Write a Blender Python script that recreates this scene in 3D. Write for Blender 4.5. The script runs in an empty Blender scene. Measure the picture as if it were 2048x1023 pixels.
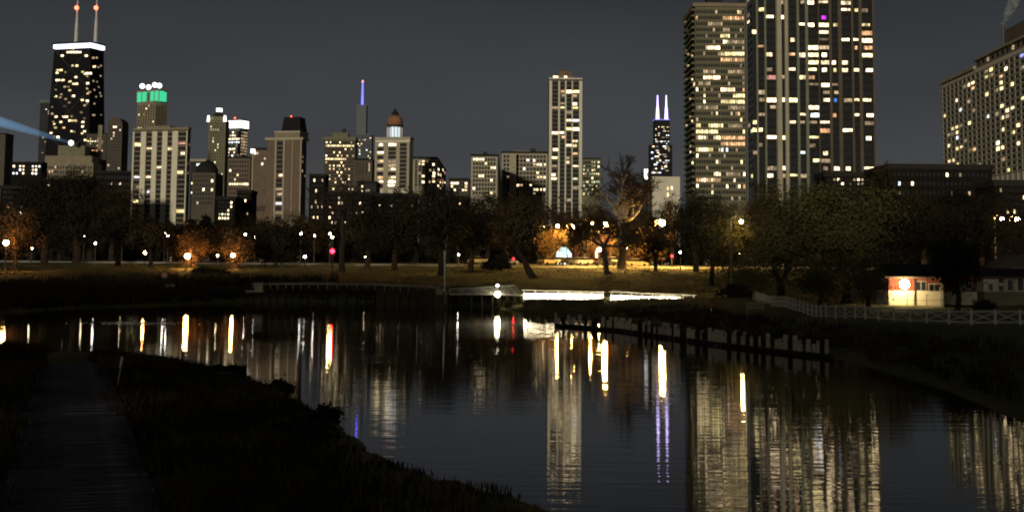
import bpy, math, random
import numpy as np
R = math.radians
rnd = random.Random(7)
S = bpy.context.scene
COL = S.collection

# ---------------------------------------------------------------- camera, sky, light, exposure
F, CX, CY, CAMZ = 2870.0, 1024.0, 250.0, 4.5
P, ROLL = R(5.573), R(0.48)
fw = np.array([0, math.cos(P), math.sin(P)]); u0 = np.array([0, -math.sin(P), math.cos(P)]); r0 = np.array([1.0, 0, 0])
up = u0*math.cos(ROLL) - r0*math.sin(ROLL); rt = r0*math.cos(ROLL) + u0*math.sin(ROLL)
from mathutils import Matrix
cam = bpy.data.cameras.new('camera'); co = bpy.data.objects.new('camera', cam); COL.objects.link(co)
m4 = Matrix.Identity(4)
for i in range(3):
    m4[i][0] = rt[i]; m4[i][1] = up[i]; m4[i][2] = -fw[i]
m4[2][3] = CAMZ
co.matrix_world = m4
cam.sensor_width = 36; cam.lens = F/2048*36; cam.shift_y = -(511.5-CY)/2048
cam.clip_start = 0.5; cam.clip_end = 30000
S.camera = co
S.render.engine = 'CYCLES'
S.cycles.use_denoising = True
S.cycles.max_bounces = 5; S.cycles.diffuse_bounces = 2; S.cycles.glossy_bounces = 3; S.cycles.volume_bounces = 1
S.cycles.sample_clamp_indirect = 4.0
S.cycles.filter_width = 2.0
S.view_settings.view_transform = 'Standard'; S.view_settings.look = 'None'
S.view_settings.exposure = 0.0; S.view_settings.gamma = 1.0; S.view_settings.use_curve_mapping = False

W = bpy.data.worlds.new("World"); S.world = W; W.use_nodes = True
nt = W.node_tree; nt.nodes.clear()
tc = nt.nodes.new('ShaderNodeTexCoord'); sx = nt.nodes.new('ShaderNodeSeparateXYZ')
cr = nt.nodes.new('ShaderNodeValToRGB'); bg = nt.nodes.new('ShaderNodeBackground'); ow = nt.nodes.new('ShaderNodeOutputWorld')
nt.links.new(tc.outputs['Generated'], sx.inputs[0]); nt.links.new(sx.outputs['Z'], cr.inputs[0])
e = cr.color_ramp.elements
e[0].position = 0.0; e[0].color = (0.072, 0.073, 0.074, 1)
e[1].position = 1.0; e[1].color = (0.020, 0.022, 0.027, 1)
for p_, c_ in ((0.05, (0.061, 0.064, 0.068)), (0.11, (0.049, 0.053, 0.058)), (0.19, (0.032, 0.035, 0.040)), (0.4, (0.026, 0.028, 0.034))):
    q = cr.color_ramp.elements.new(p_); q.color = (*c_, 1)
sn = nt.nodes.new('ShaderNodeTexNoise'); sn.inputs['Scale'].default_value = 3.0; sn.inputs['Detail'].default_value = 3
sm = nt.nodes.new('ShaderNodeMapping'); sm.inputs['Scale'].default_value = (1, 1, 3.5); nt.links.new(tc.outputs['Generated'], sm.inputs[0]); nt.links.new(sm.outputs[0], sn.inputs['Vector'])
sr = nt.nodes.new('ShaderNodeMapRange'); sr.inputs[1].default_value = 0.3; sr.inputs[2].default_value = 0.7; sr.inputs[3].default_value = 0.84; sr.inputs[4].default_value = 1.12
nt.links.new(sn.outputs['Fac'], sr.inputs[0]); sv = nt.nodes.new('ShaderNodeVectorMath'); sv.operation = 'SCALE'
nt.links.new(cr.outputs[0], sv.inputs[0]); nt.links.new(sr.outputs[0], sv.inputs['Scale']); nt.links.new(sv.outputs[0], bg.inputs[0]); nt.links.new(bg.outputs[0], ow.inputs[0])
bg.inputs[1].default_value = 1.0

sun = bpy.data.lights.new('city_glow_fill', 'SUN'); so = bpy.data.objects.new('city_glow_fill', sun); COL.objects.link(so)  # added low warm lamp, stands in for city glow on the facades
sun.energy = 1.65; sun.angle = R(3); sun.color = (1.0, 0.91, 0.70)
so.rotation_euler = (R(90-5), 0, R(-14))

# ---------------------------------------------------------------- pixel helpers (photograph pixel + real distance -> place)
def ray(px, py):
    return fw + rt*((px-CX)/F) + up*((CY-py)/F)
def at(px, py, D):
    d = ray(px, py); t = D/d[1]
    return np.array([d[0]*t, D, CAMZ + d[2]*t])
def yh(px):
    return 530 + math.tan(ROLL)*(px-CX)
def onz(px, py, z):
    d = ray(px, py); t = (z-CAMZ)/d[2]
    return np.array([d[0]*t, d[1]*t, z])

# ---------------------------------------------------------------- materials
def newmat(name):
    m = bpy.data.materials.new(name); m.use_nodes = True
    n = m.node_tree; b = n.nodes['Principled BSDF']
    return m, n, b
def surf(name, col, rough=0.8, var=0.3, scale=0.6, bump=0.0, metal=0.0, spec=0.06, col2=None, detail=5):
    m, n, b = newmat(name)
    t = n.nodes.new('ShaderNodeTexCoord'); no = n.nodes.new('ShaderNodeTexNoise'); mx = n.nodes.new('ShaderNodeMix'); mx.data_type = 'RGBA'
    no.inputs['Scale'].default_value = scale; no.inputs['Detail'].default_value = detail; no.inputs['Roughness'].default_value = 0.65
    n.links.new(t.outputs['Object'], no.inputs['Vector'])
    c2 = col2 or tuple(c*(1-var) for c in col)
    mr = n.nodes.new('ShaderNodeMapRange'); mr.inputs[1].default_value = 0.32; mr.inputs[2].default_value = 0.68
    n.links.new(no.outputs['Fac'], mr.inputs[0]); n.links.new(mr.outputs[0], mx.inputs[0])
    mx.inputs[6].default_value = (*c2, 1); mx.inputs[7].default_value = (*col, 1)
    n.links.new(mx.outputs[2], b.inputs['Base Color'])
    b.inputs['Roughness'].default_value = rough; b.inputs['Metallic'].default_value = metal
    b.inputs['Specular IOR Level'].default_value = spec
    if bump:
        bp = n.nodes.new('ShaderNodeBump'); bp.inputs['Strength'].default_value = bump
        n.links.new(no.outputs['Fac'], bp.inputs['Height']); n.links.new(bp.outputs[0], b.inputs['Normal'])
    return m
def glow(name, col, s, base=(0.02, 0.02, 0.02)):
    m, n, b = newmat(name)
    b.inputs['Base Color'].default_value = (*base, 1)
    b.inputs['Emission Color'].default_value = (*col, 1); b.inputs['Emission Strength'].default_value = s
    return m
def winlit(name, col, s, sx_=0.9, lo=0.25):
    # a lit room behind glass: curtains, blinds and furniture make it uneven; each window differs
    m, n, b = newmat(name)
    t = n.nodes.new('ShaderNodeTexCoord'); mp = n.nodes.new('ShaderNodeMapping'); no = n.nodes.new('ShaderNodeTexNoise')
    oi = n.nodes.new('ShaderNodeObjectInfo')
    ad = n.nodes.new('ShaderNodeVectorMath'); ad.operation = 'ADD'
    ge = n.nodes.new('ShaderNodeNewGeometry')
    n.links.new(ge.outputs['Position'], mp.inputs[0]); mp.inputs['Scale'].default_value = (sx_, sx_, 0.55)
    no.inputs['Scale'].default_value = 1.0; no.inputs['Detail'].default_value = 4
    n.links.new(mp.outputs[0], no.inputs['Vector'])
    mr = n.nodes.new('ShaderNodeMapRange'); mr.inputs[1].default_value = 0.35; mr.inputs[2].default_value = 0.62
    mr.inputs[3].default_value = lo; mr.inputs[4].default_value = 1.3
    n.links.new(no.outputs['Fac'], mr.inputs[0])
    mr2 = n.nodes.new('ShaderNodeMapRange'); mr2.inputs[3].default_value = 0.35; mr2.inputs[4].default_value = 1.35
    n.links.new(oi.outputs['Random'], mr2.inputs[0])
    mu = n.nodes.new('ShaderNodeMath'); mu.operation = 'MULTIPLY'
    n.links.new(mr.outputs[0], mu.inputs[0]); n.links.new(mr2.outputs[0], mu.inputs[1])
    mu2 = n.nodes.new('ShaderNodeMath'); mu2.operation = 'MULTIPLY'; mu2.inputs[1].default_value = s
    n.links.new(mu.outputs[0], mu2.inputs[0]); n.links.new(mu2.outputs[0], b.inputs['Emission Strength'])
    b.inputs['Emission Color'].default_value = (*col, 1); b.inputs['Base Color'].default_value = (0.03, 0.03, 0.03, 1)
    b.inputs['Roughness'].default_value = 0.3
    m.cycles.emission_sampling = 'NONE'
    return m
LIT = {
 'w': winlit('window_warm_white', (1.0, 0.74, 0.42), 4.6),
 'y': winlit('window_yellow', (1.0, 0.80, 0.36), 2.8),
 'c': winlit('window_cool_white', (0.86, 0.92, 1.0), 4.0),
 'o': winlit('window_amber', (1.0, 0.52, 0.24), 1.5),
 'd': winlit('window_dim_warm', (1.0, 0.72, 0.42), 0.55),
 'p': winlit('window_purple', (0.55, 0.03, 0.75), 1.2, lo=0.8),
 'b': winlit('window_blue', (0.04, 0.24, 0.75), 0.9, lo=0.7),
 'g': winlit('window_pale_green', (0.80, 1.0, 0.62), 1.2),
 'r': winlit('window_pink', (1.0, 0.42, 0.36), 0.7),
 'v': winlit('window_violet_blue', (0.22, 0.25, 1.0), 1.7, lo=0.8),
}
GLASS = surf('dark_window_glass', (0.022, 0.024, 0.028), 0.55, 0.4, 0.3, spec=0.12)
M = {
 'beige': surf('beige_concrete', (0.42, 0.37, 0.28), 0.85, 0.2, 0.15, bump=0.1),
 'cream': surf('cream_concrete', (0.72, 0.66, 0.52), 0.85, 0.14, 0.12, bump=0.1),
 'tan': surf('tan_stone', (0.28, 0.23, 0.16), 0.85, 0.25, 0.12, bump=0.1),
 'brown': surf('brown_brick', (0.185, 0.135, 0.10), 0.9, 0.25, 0.2, bump=0.1),
 'brown2': surf('grey_brown_panel', (0.12, 0.10, 0.075), 0.9, 0.25, 0.2, bump=0.1),
 'dkgrey': surf('dark_grey_panel', (0.045, 0.045, 0.045), 0.7, 0.3, 0.3),
 'black': surf('black_steel', (0.015, 0.014, 0.016), 0.5, 0.3, 0.3),
 'roof': surf('dark_roof', (0.03, 0.028, 0.025), 0.9, 0.3, 0.4),
 'olive': surf('olive_concrete', (0.20, 0.185, 0.12), 0.85, 0.2, 0.15, bump=0.1),
 'greypier': surf('grey_green_pier', (0.20, 0.21, 0.155), 0.8, 0.22, 0.1, bump=0.1),
 'bluish': surf('blue_grey_wall', (0.15, 0.16, 0.17), 0.6, 0.2, 0.1),
 'white': surf('white_stone', (0.66, 0.64, 0.6), 0.8, 0.12, 0.2),
 'copper': surf('copper_dome', (0.34, 0.17, 0.09), 0.6, 0.3, 0.3),
 'redbrick': surf('red_painted_wall', (0.20, 0.065, 0.042), 0.85, 0.25, 1.5, bump=0.1),
 'creamwall': surf('cream_painted_wall', (0.62, 0.57, 0.42), 0.8, 0.15, 1.2, bump=0.1),
 'whitepaint': surf('weathered_white_paint', (0.48, 0.47, 0.42), 0.7, 0.4, 2.0, bump=0.1),
 'wood': surf('weathered_wood', (0.13, 0.105, 0.075), 0.9, 0.45, 3.0, bump=0.3),
 'darkwood': surf('wet_dark_wood', (0.035, 0.028, 0.02), 0.7, 0.45, 3.0, bump=0.3),
 'palewood': surf('pale_wood', (0.34, 0.31, 0.22), 0.8, 0.35, 2.0, bump=0.2),
 'metal': surf('grey_metal_pole', (0.10, 0.10, 0.10), 0.5, 0.3, 2.0, metal=0.3),
 'whitemetal': surf('white_metal_pole', (0.55, 0.57, 0.60), 0.5, 0.15, 2.0),
 'bark': surf('tree_bark', (0.040, 0.030, 0.022), 0.95, 0.5, 2.5, bump=0.5),
 'palebark': surf('pale_tree_bark', (0.26, 0.21, 0.15), 0.95, 0.5, 2.5, bump=0.5),
 'dark': surf('dark_oak_leaves', (0.021, 0.018, 0.011), 0.9, 0.6, 0.35, col2=(0.012, 0.012, 0.007)),
 'brownleaf': surf('brown_oak_leaves', (0.046, 0.032, 0.017), 0.9, 0.6, 0.35, col2=(0.024, 0.018, 0.008)),
 'oliveleaf': surf('olive_willow_leaves', (0.12, 0.102, 0.042), 0.9, 0.5, 0.30, col2=(0.055, 0.050, 0.020)),
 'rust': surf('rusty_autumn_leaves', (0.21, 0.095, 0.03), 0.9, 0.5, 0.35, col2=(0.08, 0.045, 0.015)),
 'grassblade': surf('dry_prairie_grass', (0.060, 0.042, 0.020), 0.95, 0.5, 0.25, col2=(0.012, 0.013, 0.006)),
 'reed': surf('brown_reeds', (0.065, 0.046, 0.020), 0.95, 0.6, 0.12, col2=(0.012, 0.012, 0.006)),
 'asphalt': surf('asphalt', (0.055, 0.054, 0.052), 0.85, 0.3, 0.8, bump=0.1),
 'kerb': surf('concrete_kerb', (0.32, 0.30, 0.26), 0.9, 0.25, 0.8, bump=0.1),
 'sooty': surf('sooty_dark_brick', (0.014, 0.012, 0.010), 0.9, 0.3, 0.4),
 'fencepaint': surf('white_fence_paint', (0.60, 0.58, 0.48), 0.7, 0.3, 2.0, bump=0.1),
 'rubber': surf('tyre_rubber', (0.02, 0.02, 0.02), 0.9, 0.2, 2),
 'carglass': surf('car_glass', (0.02, 0.02, 0.025), 0.08, 0.2, 2, spec=0.8),
 'stone': surf('shore_stone', (0.16, 0.145, 0.12), 0.9, 0.4, 1.5, bump=0.4),
 'bird': surf('dark_driftwood', (0.02, 0.017, 0.012), 0.9, 0.3, 3.0, bump=0.3),
}
def leafmat(name, col, tr=0.5):
    m = surf(name, col, 0.9, 0.5, 0.4); n = m.node_tree; b = n.nodes['Principled BSDF']
    t_ = n.nodes.new('ShaderNodeBsdfTranslucent'); mx = n.nodes.new('ShaderNodeMixShader'); mx.inputs[0].default_value = tr
    t_.inputs['Color'].default_value = (*col, 1)
    n.links.new(b.outputs[0], mx.inputs[1]); n.links.new(t_.outputs[0], mx.inputs[2]); n.links.new(mx.outputs[0], n.nodes['Material Output'].inputs['Surface'])
    return m
M['litreed'] = leafmat('pale_dry_reed', (0.20, 0.18, 0.10))
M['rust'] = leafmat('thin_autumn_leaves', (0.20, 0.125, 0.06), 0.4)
G = {
 'orange': glow('sodium_bulb_glow', (1.0, 0.45, 0.13), 380),
 'amber': glow('amber_bulb_glow', (1.0, 0.54, 0.12), 3200),
 'yellow': glow('yellow_bulb_glow', (1.0, 0.66, 0.20), 420),
 'white': glow('white_bulb_glow', (1.0, 0.93, 0.78), 45),
 'cream': glow('cream_bulb_glow', (1.0, 0.84, 0.44), 60),
 'red': glow('red_signal_glow', (1.0, 0.004, 0.010), 70),
 'led': glow('cream_led_glow', (1.0, 0.85, 0.55), 30),
 'porch': glow('porch_lamp_glow', (1.0, 0.72, 0.38), 130),
 'aviation': glow('red_beacon_glow', (1.0, 0.10, 0.05), 8),
 'crown': glow('violet_white_crown_glow', (0.85, 0.82, 1.0), 3.2),
 'spire': glow('blue_spire_glow', (0.10, 0.10, 1.0), 3.6),
 'antenna': glow('lilac_antenna_glow', (0.58, 0.46, 1.0), 4.2),
 'green': glow('green_lantern_glow', (0.05, 0.62, 0.30), 1.15),
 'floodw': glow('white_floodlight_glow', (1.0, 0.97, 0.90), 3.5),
 'sign': glow('pale_cyan_panel_glow', (0.55, 0.95, 1.0), 2.0),
}
for k in ('aviation', 'crown', 'spire', 'antenna', 'green', 'floodw'):
    G[k].cycles.emission_sampling = 'NONE'

for k in ('orange', 'amber', 'yellow', 'white', 'cream', 'red', 'led', 'porch', 'sign'): G[k].cycles.emission_sampling = 'FRONT_BACK'

# ---------------------------------------------------------------- mesh helpers
class MB:
    def __init__(s): s.v = []; s.f = []
    def box(s, x0, x1, y0, y1, z0, z1):
        b = len(s.v)
        s.v += [(x0,y0,z0),(x1,y0,z0),(x1,y1,z0),(x0,y1,z0),(x0,y0,z1),(x1,y0,z1),(x1,y1,z1),(x0,y1,z1)]
        s.f += [(b,b+3,b+2,b+1),(b+4,b+5,b+6,b+7),(b,b+1,b+5,b+4),(b+1,b+2,b+6,b+5),(b+2,b+3,b+7,b+6),(b+3,b,b+4,b+7)]
    def frustum(s, x0, x1, y0, y1, z0, z1, k, ky=None):
        ky = k if ky is None else ky
        cx, cy = (x0+x1)/2, (y0+y1)/2
        b = len(s.v)
        f = lambda x, y: (cx+(x-cx)*k, cy+(y-cy)*ky)
        s.v += [(x0,y0,z0),(x1,y0,z0),(x1,y1,z0),(x0,y1,z0)] + [(*f(x,y), z1) for x, y in ((x0,y0),(x1,y0),(x1,y1),(x0,y1))]
        s.f += [(b,b+3,b+2,b+1),(b+4,b+5,b+6,b+7),(b,b+1,b+5,b+4),(b+1,b+2,b+6,b+5),(b+2,b+3,b+7,b+6),(b+3,b,b+4,b+7)]
    def tube(s, p, q, r1, r2, n=6, cap=True):
        p = np.array(p, float); q = np.array(q, float); d = q-p; L = np.linalg.norm(d)
        if L < 1e-6: return
        d /= L; a = np.cross(d, (0, 0, 1.0) if abs(d[2]) < 0.9 else (1.0, 0, 0)); a /= np.linalg.norm(a); c = np.cross(d, a)
        b = len(s.v)
        for (o, r) in ((p, r1), (q, r2)):
            for i in range(n):
                t = 2*math.pi*i/n; s.v.append(tuple(o + (a*math.cos(t)+c*math.sin(t))*r))
        for i in range(n):
            j = (i+1) % n; s.f.append((b+i, b+j, b+n+j, b+n+i))
        if cap:
            s.f.append(tuple(b+n-1-i for i in range(n))); s.f.append(tuple(b+n+i for i in range(n)))
    def lathe(s, prof, n=12, c=(0, 0, 0)):
        b = len(s.v)
        for r, z in prof:
            for i in range(n):
                t = 2*math.pi*i/n; s.v.append((c[0]+r*math.cos(t), c[1]+r*math.sin(t), c[2]+z))
        for k in range(len(prof)-1):
            for i in range(n):
                j = (i+1) % n; s.f.append((b+k*n+i, b+k*n+j, b+(k+1)*n+j, b+(k+1)*n+i))
        s.f.append(tuple(b+n-1-i for i in range(n))); s.f.append(tuple(b+(len(prof)-1)*n+i for i in range(n)))
    def ball(s, c, r, n=10, m=6, sq=(1, 1, 1)):
        b = len(s.v)
        for k in range(m+1):
            ph = math.pi*k/m
            for i in range(n):
                t = 2*math.pi*i/n
                s.v.append((c[0]+sq[0]*r*math.sin(ph)*math.cos(t), c[1]+sq[1]*r*math.sin(ph)*math.sin(t), c[2]-sq[2]*r*math.cos(ph)))
        for k in range(m):
            for i in range(n):
                j = (i+1) % n; s.f.append((b+k*n+i, b+k*n+j, b+(k+1)*n+j, b+(k+1)*n+i))
    def data(s, name, mat):
        me = bpy.data.meshes.new(name); me.from_pydata(s.v, [], s.f); me.materials.append(mat); me.update(); return me
    def build(s, name, mat, parent=None, loc=None, smooth=False, kind=None):
        me = s.data(name, mat)
        if smooth:
            me.polygons.foreach_set('use_smooth', [True]*len(me.polygons))
        return link(name, me, parent, loc, kind)
def link(name, me, parent=None, loc=None, kind=None, rz=0):
    o = bpy.data.objects.new(name, me); COL.objects.link(o)
    if parent is not None: o.parent = parent
    if loc is not None: o.location = loc
    if rz: o.rotation_euler = (0, 0, rz)
    if kind: o['kind'] = kind
    return o
def tag(o, label, cat, group=None):
    o['label'] = label; o['category'] = cat
    if group: o['group'] = group
    return o
def thing(name, label, cat, loc, rz=0, group=None):
    o = bpy.data.objects.new(name, None); COL.objects.link(o); o.location = loc; o.rotation_euler = (0, 0, rz)
    o.empty_display_size = 1
    return tag(o, label, cat, group)
def npmesh(name, verts, faces_n, mat):
    """verts (N,3) where each consecutive faces_n vertices make a face"""
    me = bpy.data.meshes.new(name); N = len(verts); nf = N//faces_n
    me.vertices.add(N); me.vertices.foreach_set('co', verts.astype(np.float32).ravel())
    me.loops.add(N); me.loops.foreach_set('vertex_index', np.arange(N, dtype=np.int32))
    me.polygons.add(nf); me.polygons.foreach_set('loop_start', np.arange(0, N, faces_n, dtype=np.int32))
    me.polygons.foreach_set('loop_total', np.full(nf, faces_n, dtype=np.int32))
    me.materials.append(mat); me.update(calc_edges=True); return me

# ---------------------------------------------------------------- terrain and water
far_px = [(-400, 634), (-200, 630), (0, 625), (150, 615), (300, 611), (450, 604), (700, 603), (870, 606), (990, 613), (1030, 621), (1110, 625), (1240, 634),
          (1400, 671), (1540, 691), (1660, 710), (1850, 757), (2048, 830), (2300, 940)]
near_px = [(1100, 1060), (1062, 1023), (985, 1000), (880, 975), (790, 945), (720, 912), (675, 872), (640, 845), (570, 800), (480, 757), (380, 735), (300, 722), (200, 715), (60, 712), (-200, 705), (-500, 700)]
shore = [tuple(onz(a, b, 0)[:2]) for a, b in far_px] + [(22, 12), (16, -12), (-1, -12), (0.2, 14)] + [tuple(onz(a, b, 0)[:2]) for a, b in near_px]
SH = np.array(shore)
def sdf(x, y):
    """signed distance to the pond: negative on water"""
    p = np.stack([x, y], -1); A = SH; B = np.roll(SH, -1, 0)
    d2 = np.full(x.shape, 1e12); ins = np.zeros(x.shape, bool)
    for a, b in zip(A, B):
        ab = b-a; t = np.clip(((p-a)@ab)/(ab@ab), 0, 1)
        q = p-a-t[..., None]*ab; d2 = np.minimum(d2, (q**2).sum(-1))
        c = ((a[1] > y) != (b[1] > y)) & (x < (b[0]-a[0])*(y-a[1])/(b[1]-a[1]+1e-12)+a[0])
        ins ^= c
    return np.where(ins, -1, 1)*np.sqrt(d2)
def sst(t):
    t = np.clip(t, 0, 1); return t*t*(3-2*t)
def height(x, y):
    x = np.asarray(x, float); y = np.asarray(y, float)
    s = sdf(x, y)
    wob = 0.12*np.sin(x*0.31+1.3)*np.cos(y*0.27)+0.06*np.sin(x*0.83)*np.sin(y*0.71+2)
    near = ((y < 95) & (x < 8))
    land = np.where(near, 0.25+0.45*sst(s/9), 0.25+0.95*sst(s/13)) + wob*sst(s/4)
    z = land + 2.5*sst((y-150)/85) + 0.95*np.clip((y-235)/45, 0, 1)
    back = sst((-y-2)/20)*2
    z = z+back
    water = np.maximum(-1.2, 0.25+s*0.55)
    return np.where(s < 0, water, np.minimum(z, 0.25+np.maximum(s, 0)*0.8+np.clip(z, 0, 9)*sst(s/3)))
def hz(x, y): return float(height(np.array([x]), np.array([y]))[0])
def axis(parts):
    out = []
    for a, b, st in parts: out += list(np.arange(a, b, st))
    return np.array(out + [parts[-1][1]])
ax = axis([(-6000, -1000, 500), (-1000, -200, 60), (-200, -70, 5), (-70, 60, 1.0), (60, 200, 5), (200, 1000, 60), (1000, 6000, 500)])
ay = axis([(-400, -30, 40), (-30, 20, 2), (20, 180, 1.0), (180, 300, 3), (300, 1000, 50), (1000, 9000, 800)])
X, Y = np.meshgrid(ax, ay); Z = height(X, Y)
nx, ny = len(ax), len(ay)
idx = np.arange(nx*ny).reshape(ny, nx)
fa = np.stack([idx[:-1, :-1], idx[:-1, 1:], idx[1:, 1:], idx[1:, :-1]], -1).reshape(-1, 4)
me = bpy.data.meshes.new('ground'); V = np.stack([X, Y, Z], -1).reshape(-1, 3)
me.vertices.add(len(V)); me.vertices.foreach_set('co', V.astype(np.float32).ravel())
me.loops.add(fa.size); me.loops.foreach_set('vertex_index', fa.astype(np.int32).ravel())
me.polygons.add(len(fa)); me.polygons.foreach_set('loop_start', np.arange(0, fa.size, 4, dtype=np.int32)); me.polygons.foreach_set('loop_total', np.full(len(fa), 4, dtype=np.int32))
me.polygons.foreach_set('use_smooth', np.ones(len(fa), bool))
gm = surf('lawn_and_soil', (0.105, 0.125, 0.034), 0.95, 0.5, 0.09, bump=0.35, col2=(0.075, 0.058, 0.026), detail=9)
me.materials.append(gm); me.update(calc_edges=True)
link('ground', me, kind='structure')

m, n, b = newmat('pond_water')
b.inputs['Base Color'].default_value = (0.0035, 0.004, 0.004, 1); b.inputs['Roughness'].default_value = 0.022
b.inputs['IOR'].default_value = 1.28; b.inputs['Specular IOR Level'].default_value = 0.5
t = n.nodes.new('ShaderNodeTexCoord'); mp = n.nodes.new('ShaderNodeMapping'); no = n.nodes.new('ShaderNodeTexNoise'); bp = n.nodes.new('ShaderNodeBump')
mp.inputs['Scale'].default_value = (0.13, 1.0, 1.0); no.inputs['Scale'].default_value = 2.2; no.inputs['Detail'].default_value = 3
no2 = n.nodes.new('ShaderNodeTexNoise'); no2.inputs['Scale'].default_value = 0.05; no2.inputs['Detail'].default_value = 2
mrx = n.nodes.new('ShaderNodeMapRange'); mrx.inputs[1].default_value = 0.35; mrx.inputs[2].default_value = 0.65; mrx.inputs[3].default_value = 0.1; mrx.inputs[4].default_value = 0.3
n.links.new(t.outputs['Object'], mp.inputs[0]); n.links.new(mp.outputs[0], no.inputs['Vector']); n.links.new(no.outputs['Fac'], bp.inputs['Height'])
n.links.new(t.outputs['Object'], no2.inputs['Vector']); n.links.new(no2.outputs['Fac'], mrx.inputs[0]); n.links.new(mrx.outputs[0], bp.inputs['Strength'])
bp.inputs['Distance'].default_value = 0.03; n.links.new(bp.outputs[0], b.inputs['Normal'])
WATER = m
wb = MB(); b0 = SH.min(0)-5; b1 = SH.max(0)+5
wb.v = [(b0[0], b0[1], 0), (b1[0], b0[1], 0), (b1[0], b1[1], 0), (b0[0], b1[1], 0)]; wb.f = [(0, 1, 2, 3)]
wb.build('pond_water', WATER, kind='structure')

# road with kerb (beyond the lawn), lakeside path
def strip(name, pts, w, mat, lift, kind='structure', up_=0.0, off=0.0):
    mb = MB(); L = []
    for i, (x, y) in enumerate(pts):
        a = pts[max(i-1, 0)]; c = pts[min(i+1, len(pts)-1)]
        d = np.array([c[0]-a[0], c[1]-a[1]]); d /= np.linalg.norm(d); nn = np.array([-d[1], d[0]])
        for s_ in (-1, 1):
            q = np.array([x, y]) + nn*(s_*w/2+off); L.append((q[0], q[1], hz(q[0], q[1])+lift))
    nb = len(L); mb.v = L[:]
    mb.f = [(2*i, 2*i+1, 2*i+3, 2*i+2) for i in range(len(pts)-1)]
    if up_:
        mb.v += [(x, y, z-up_) for x, y, z in L]
        for i in range(len(pts)-1):
            mb.f += [(2*i, 2*i+2, nb+2*i+2, nb+2*i), (2*i+1, nb+2*i+1, nb+2*i+3, 2*i+3)]
    return mb.build(name, mat, kind=kind)
rp = [(x, 272.0) for x in np.arange(-240, 141, 6.0)]
strip('road', rp, 16, M['asphalt'], 0.10)
strip('kerb', [(x, 263.4) for x in np.arange(-240, 141, 6.0)], 0.9, M['kerb'], 0.24, up_=0.4)
strip('pavement', [(x, 259.5) for x in np.arange(-240, 141, 6.0)], 4.5, M['kerb'], 0.07)
# foreground path between the tall plants
pc = surf('worn_path_concrete', (0.115, 0.105, 0.12), 0.85, 0.5, 2.2, bump=0.4, col2=(0.035, 0.032, 0.036), detail=9)
def pathx(y): return -6.15+(-17.9+6.15)*(y-21)/(59-21)
bd = thing('foreground_boardwalk', 'faint grey plank boardwalk running through the dark plants at lower left', 'boardwalk', (pathx(16), 16, hz(pathx(16), 16)))
plk = [MB() for _ in range(3)]
for i, q in enumerate(plk): q.box(-1.18+.03*i, 1.2-.02*i, -.125, .125, -.05, 0)
pln = [q.data('plank', pc) for q in plk]
y = 10.0; o_ = np.array(bd.location)
while y < 54.5:
    x = pathx(y); z = hz(x, y)+.16+rnd.uniform(-.012, .012)
    o = link('plank', pln[rnd.randrange(3)], bd, (x-o_[0]+rnd.uniform(-.03, .03), y-o_[1], z-o_[2])); o.rotation_euler = (rnd.uniform(-.02, .02), rnd.uniform(-.01, .01), 0.30+rnd.uniform(-.012, .012))
    y += .275
for sx_ in (-1.0, 1.0):
    q = MB(); a = (pathx(10)+sx_-o_[0], 10-o_[1], hz(pathx(10), 10)+.05-o_[2])
    for yy in np.arange(14, 55, 4.0):
        b_ = (pathx(yy)+sx_-o_[0], yy-o_[1], hz(pathx(yy), yy)+.05-o_[2]); q.tube(a, b_, .05, .05, 4); a = b_
    q.build('bearer', M['wood'], bd)

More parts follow.
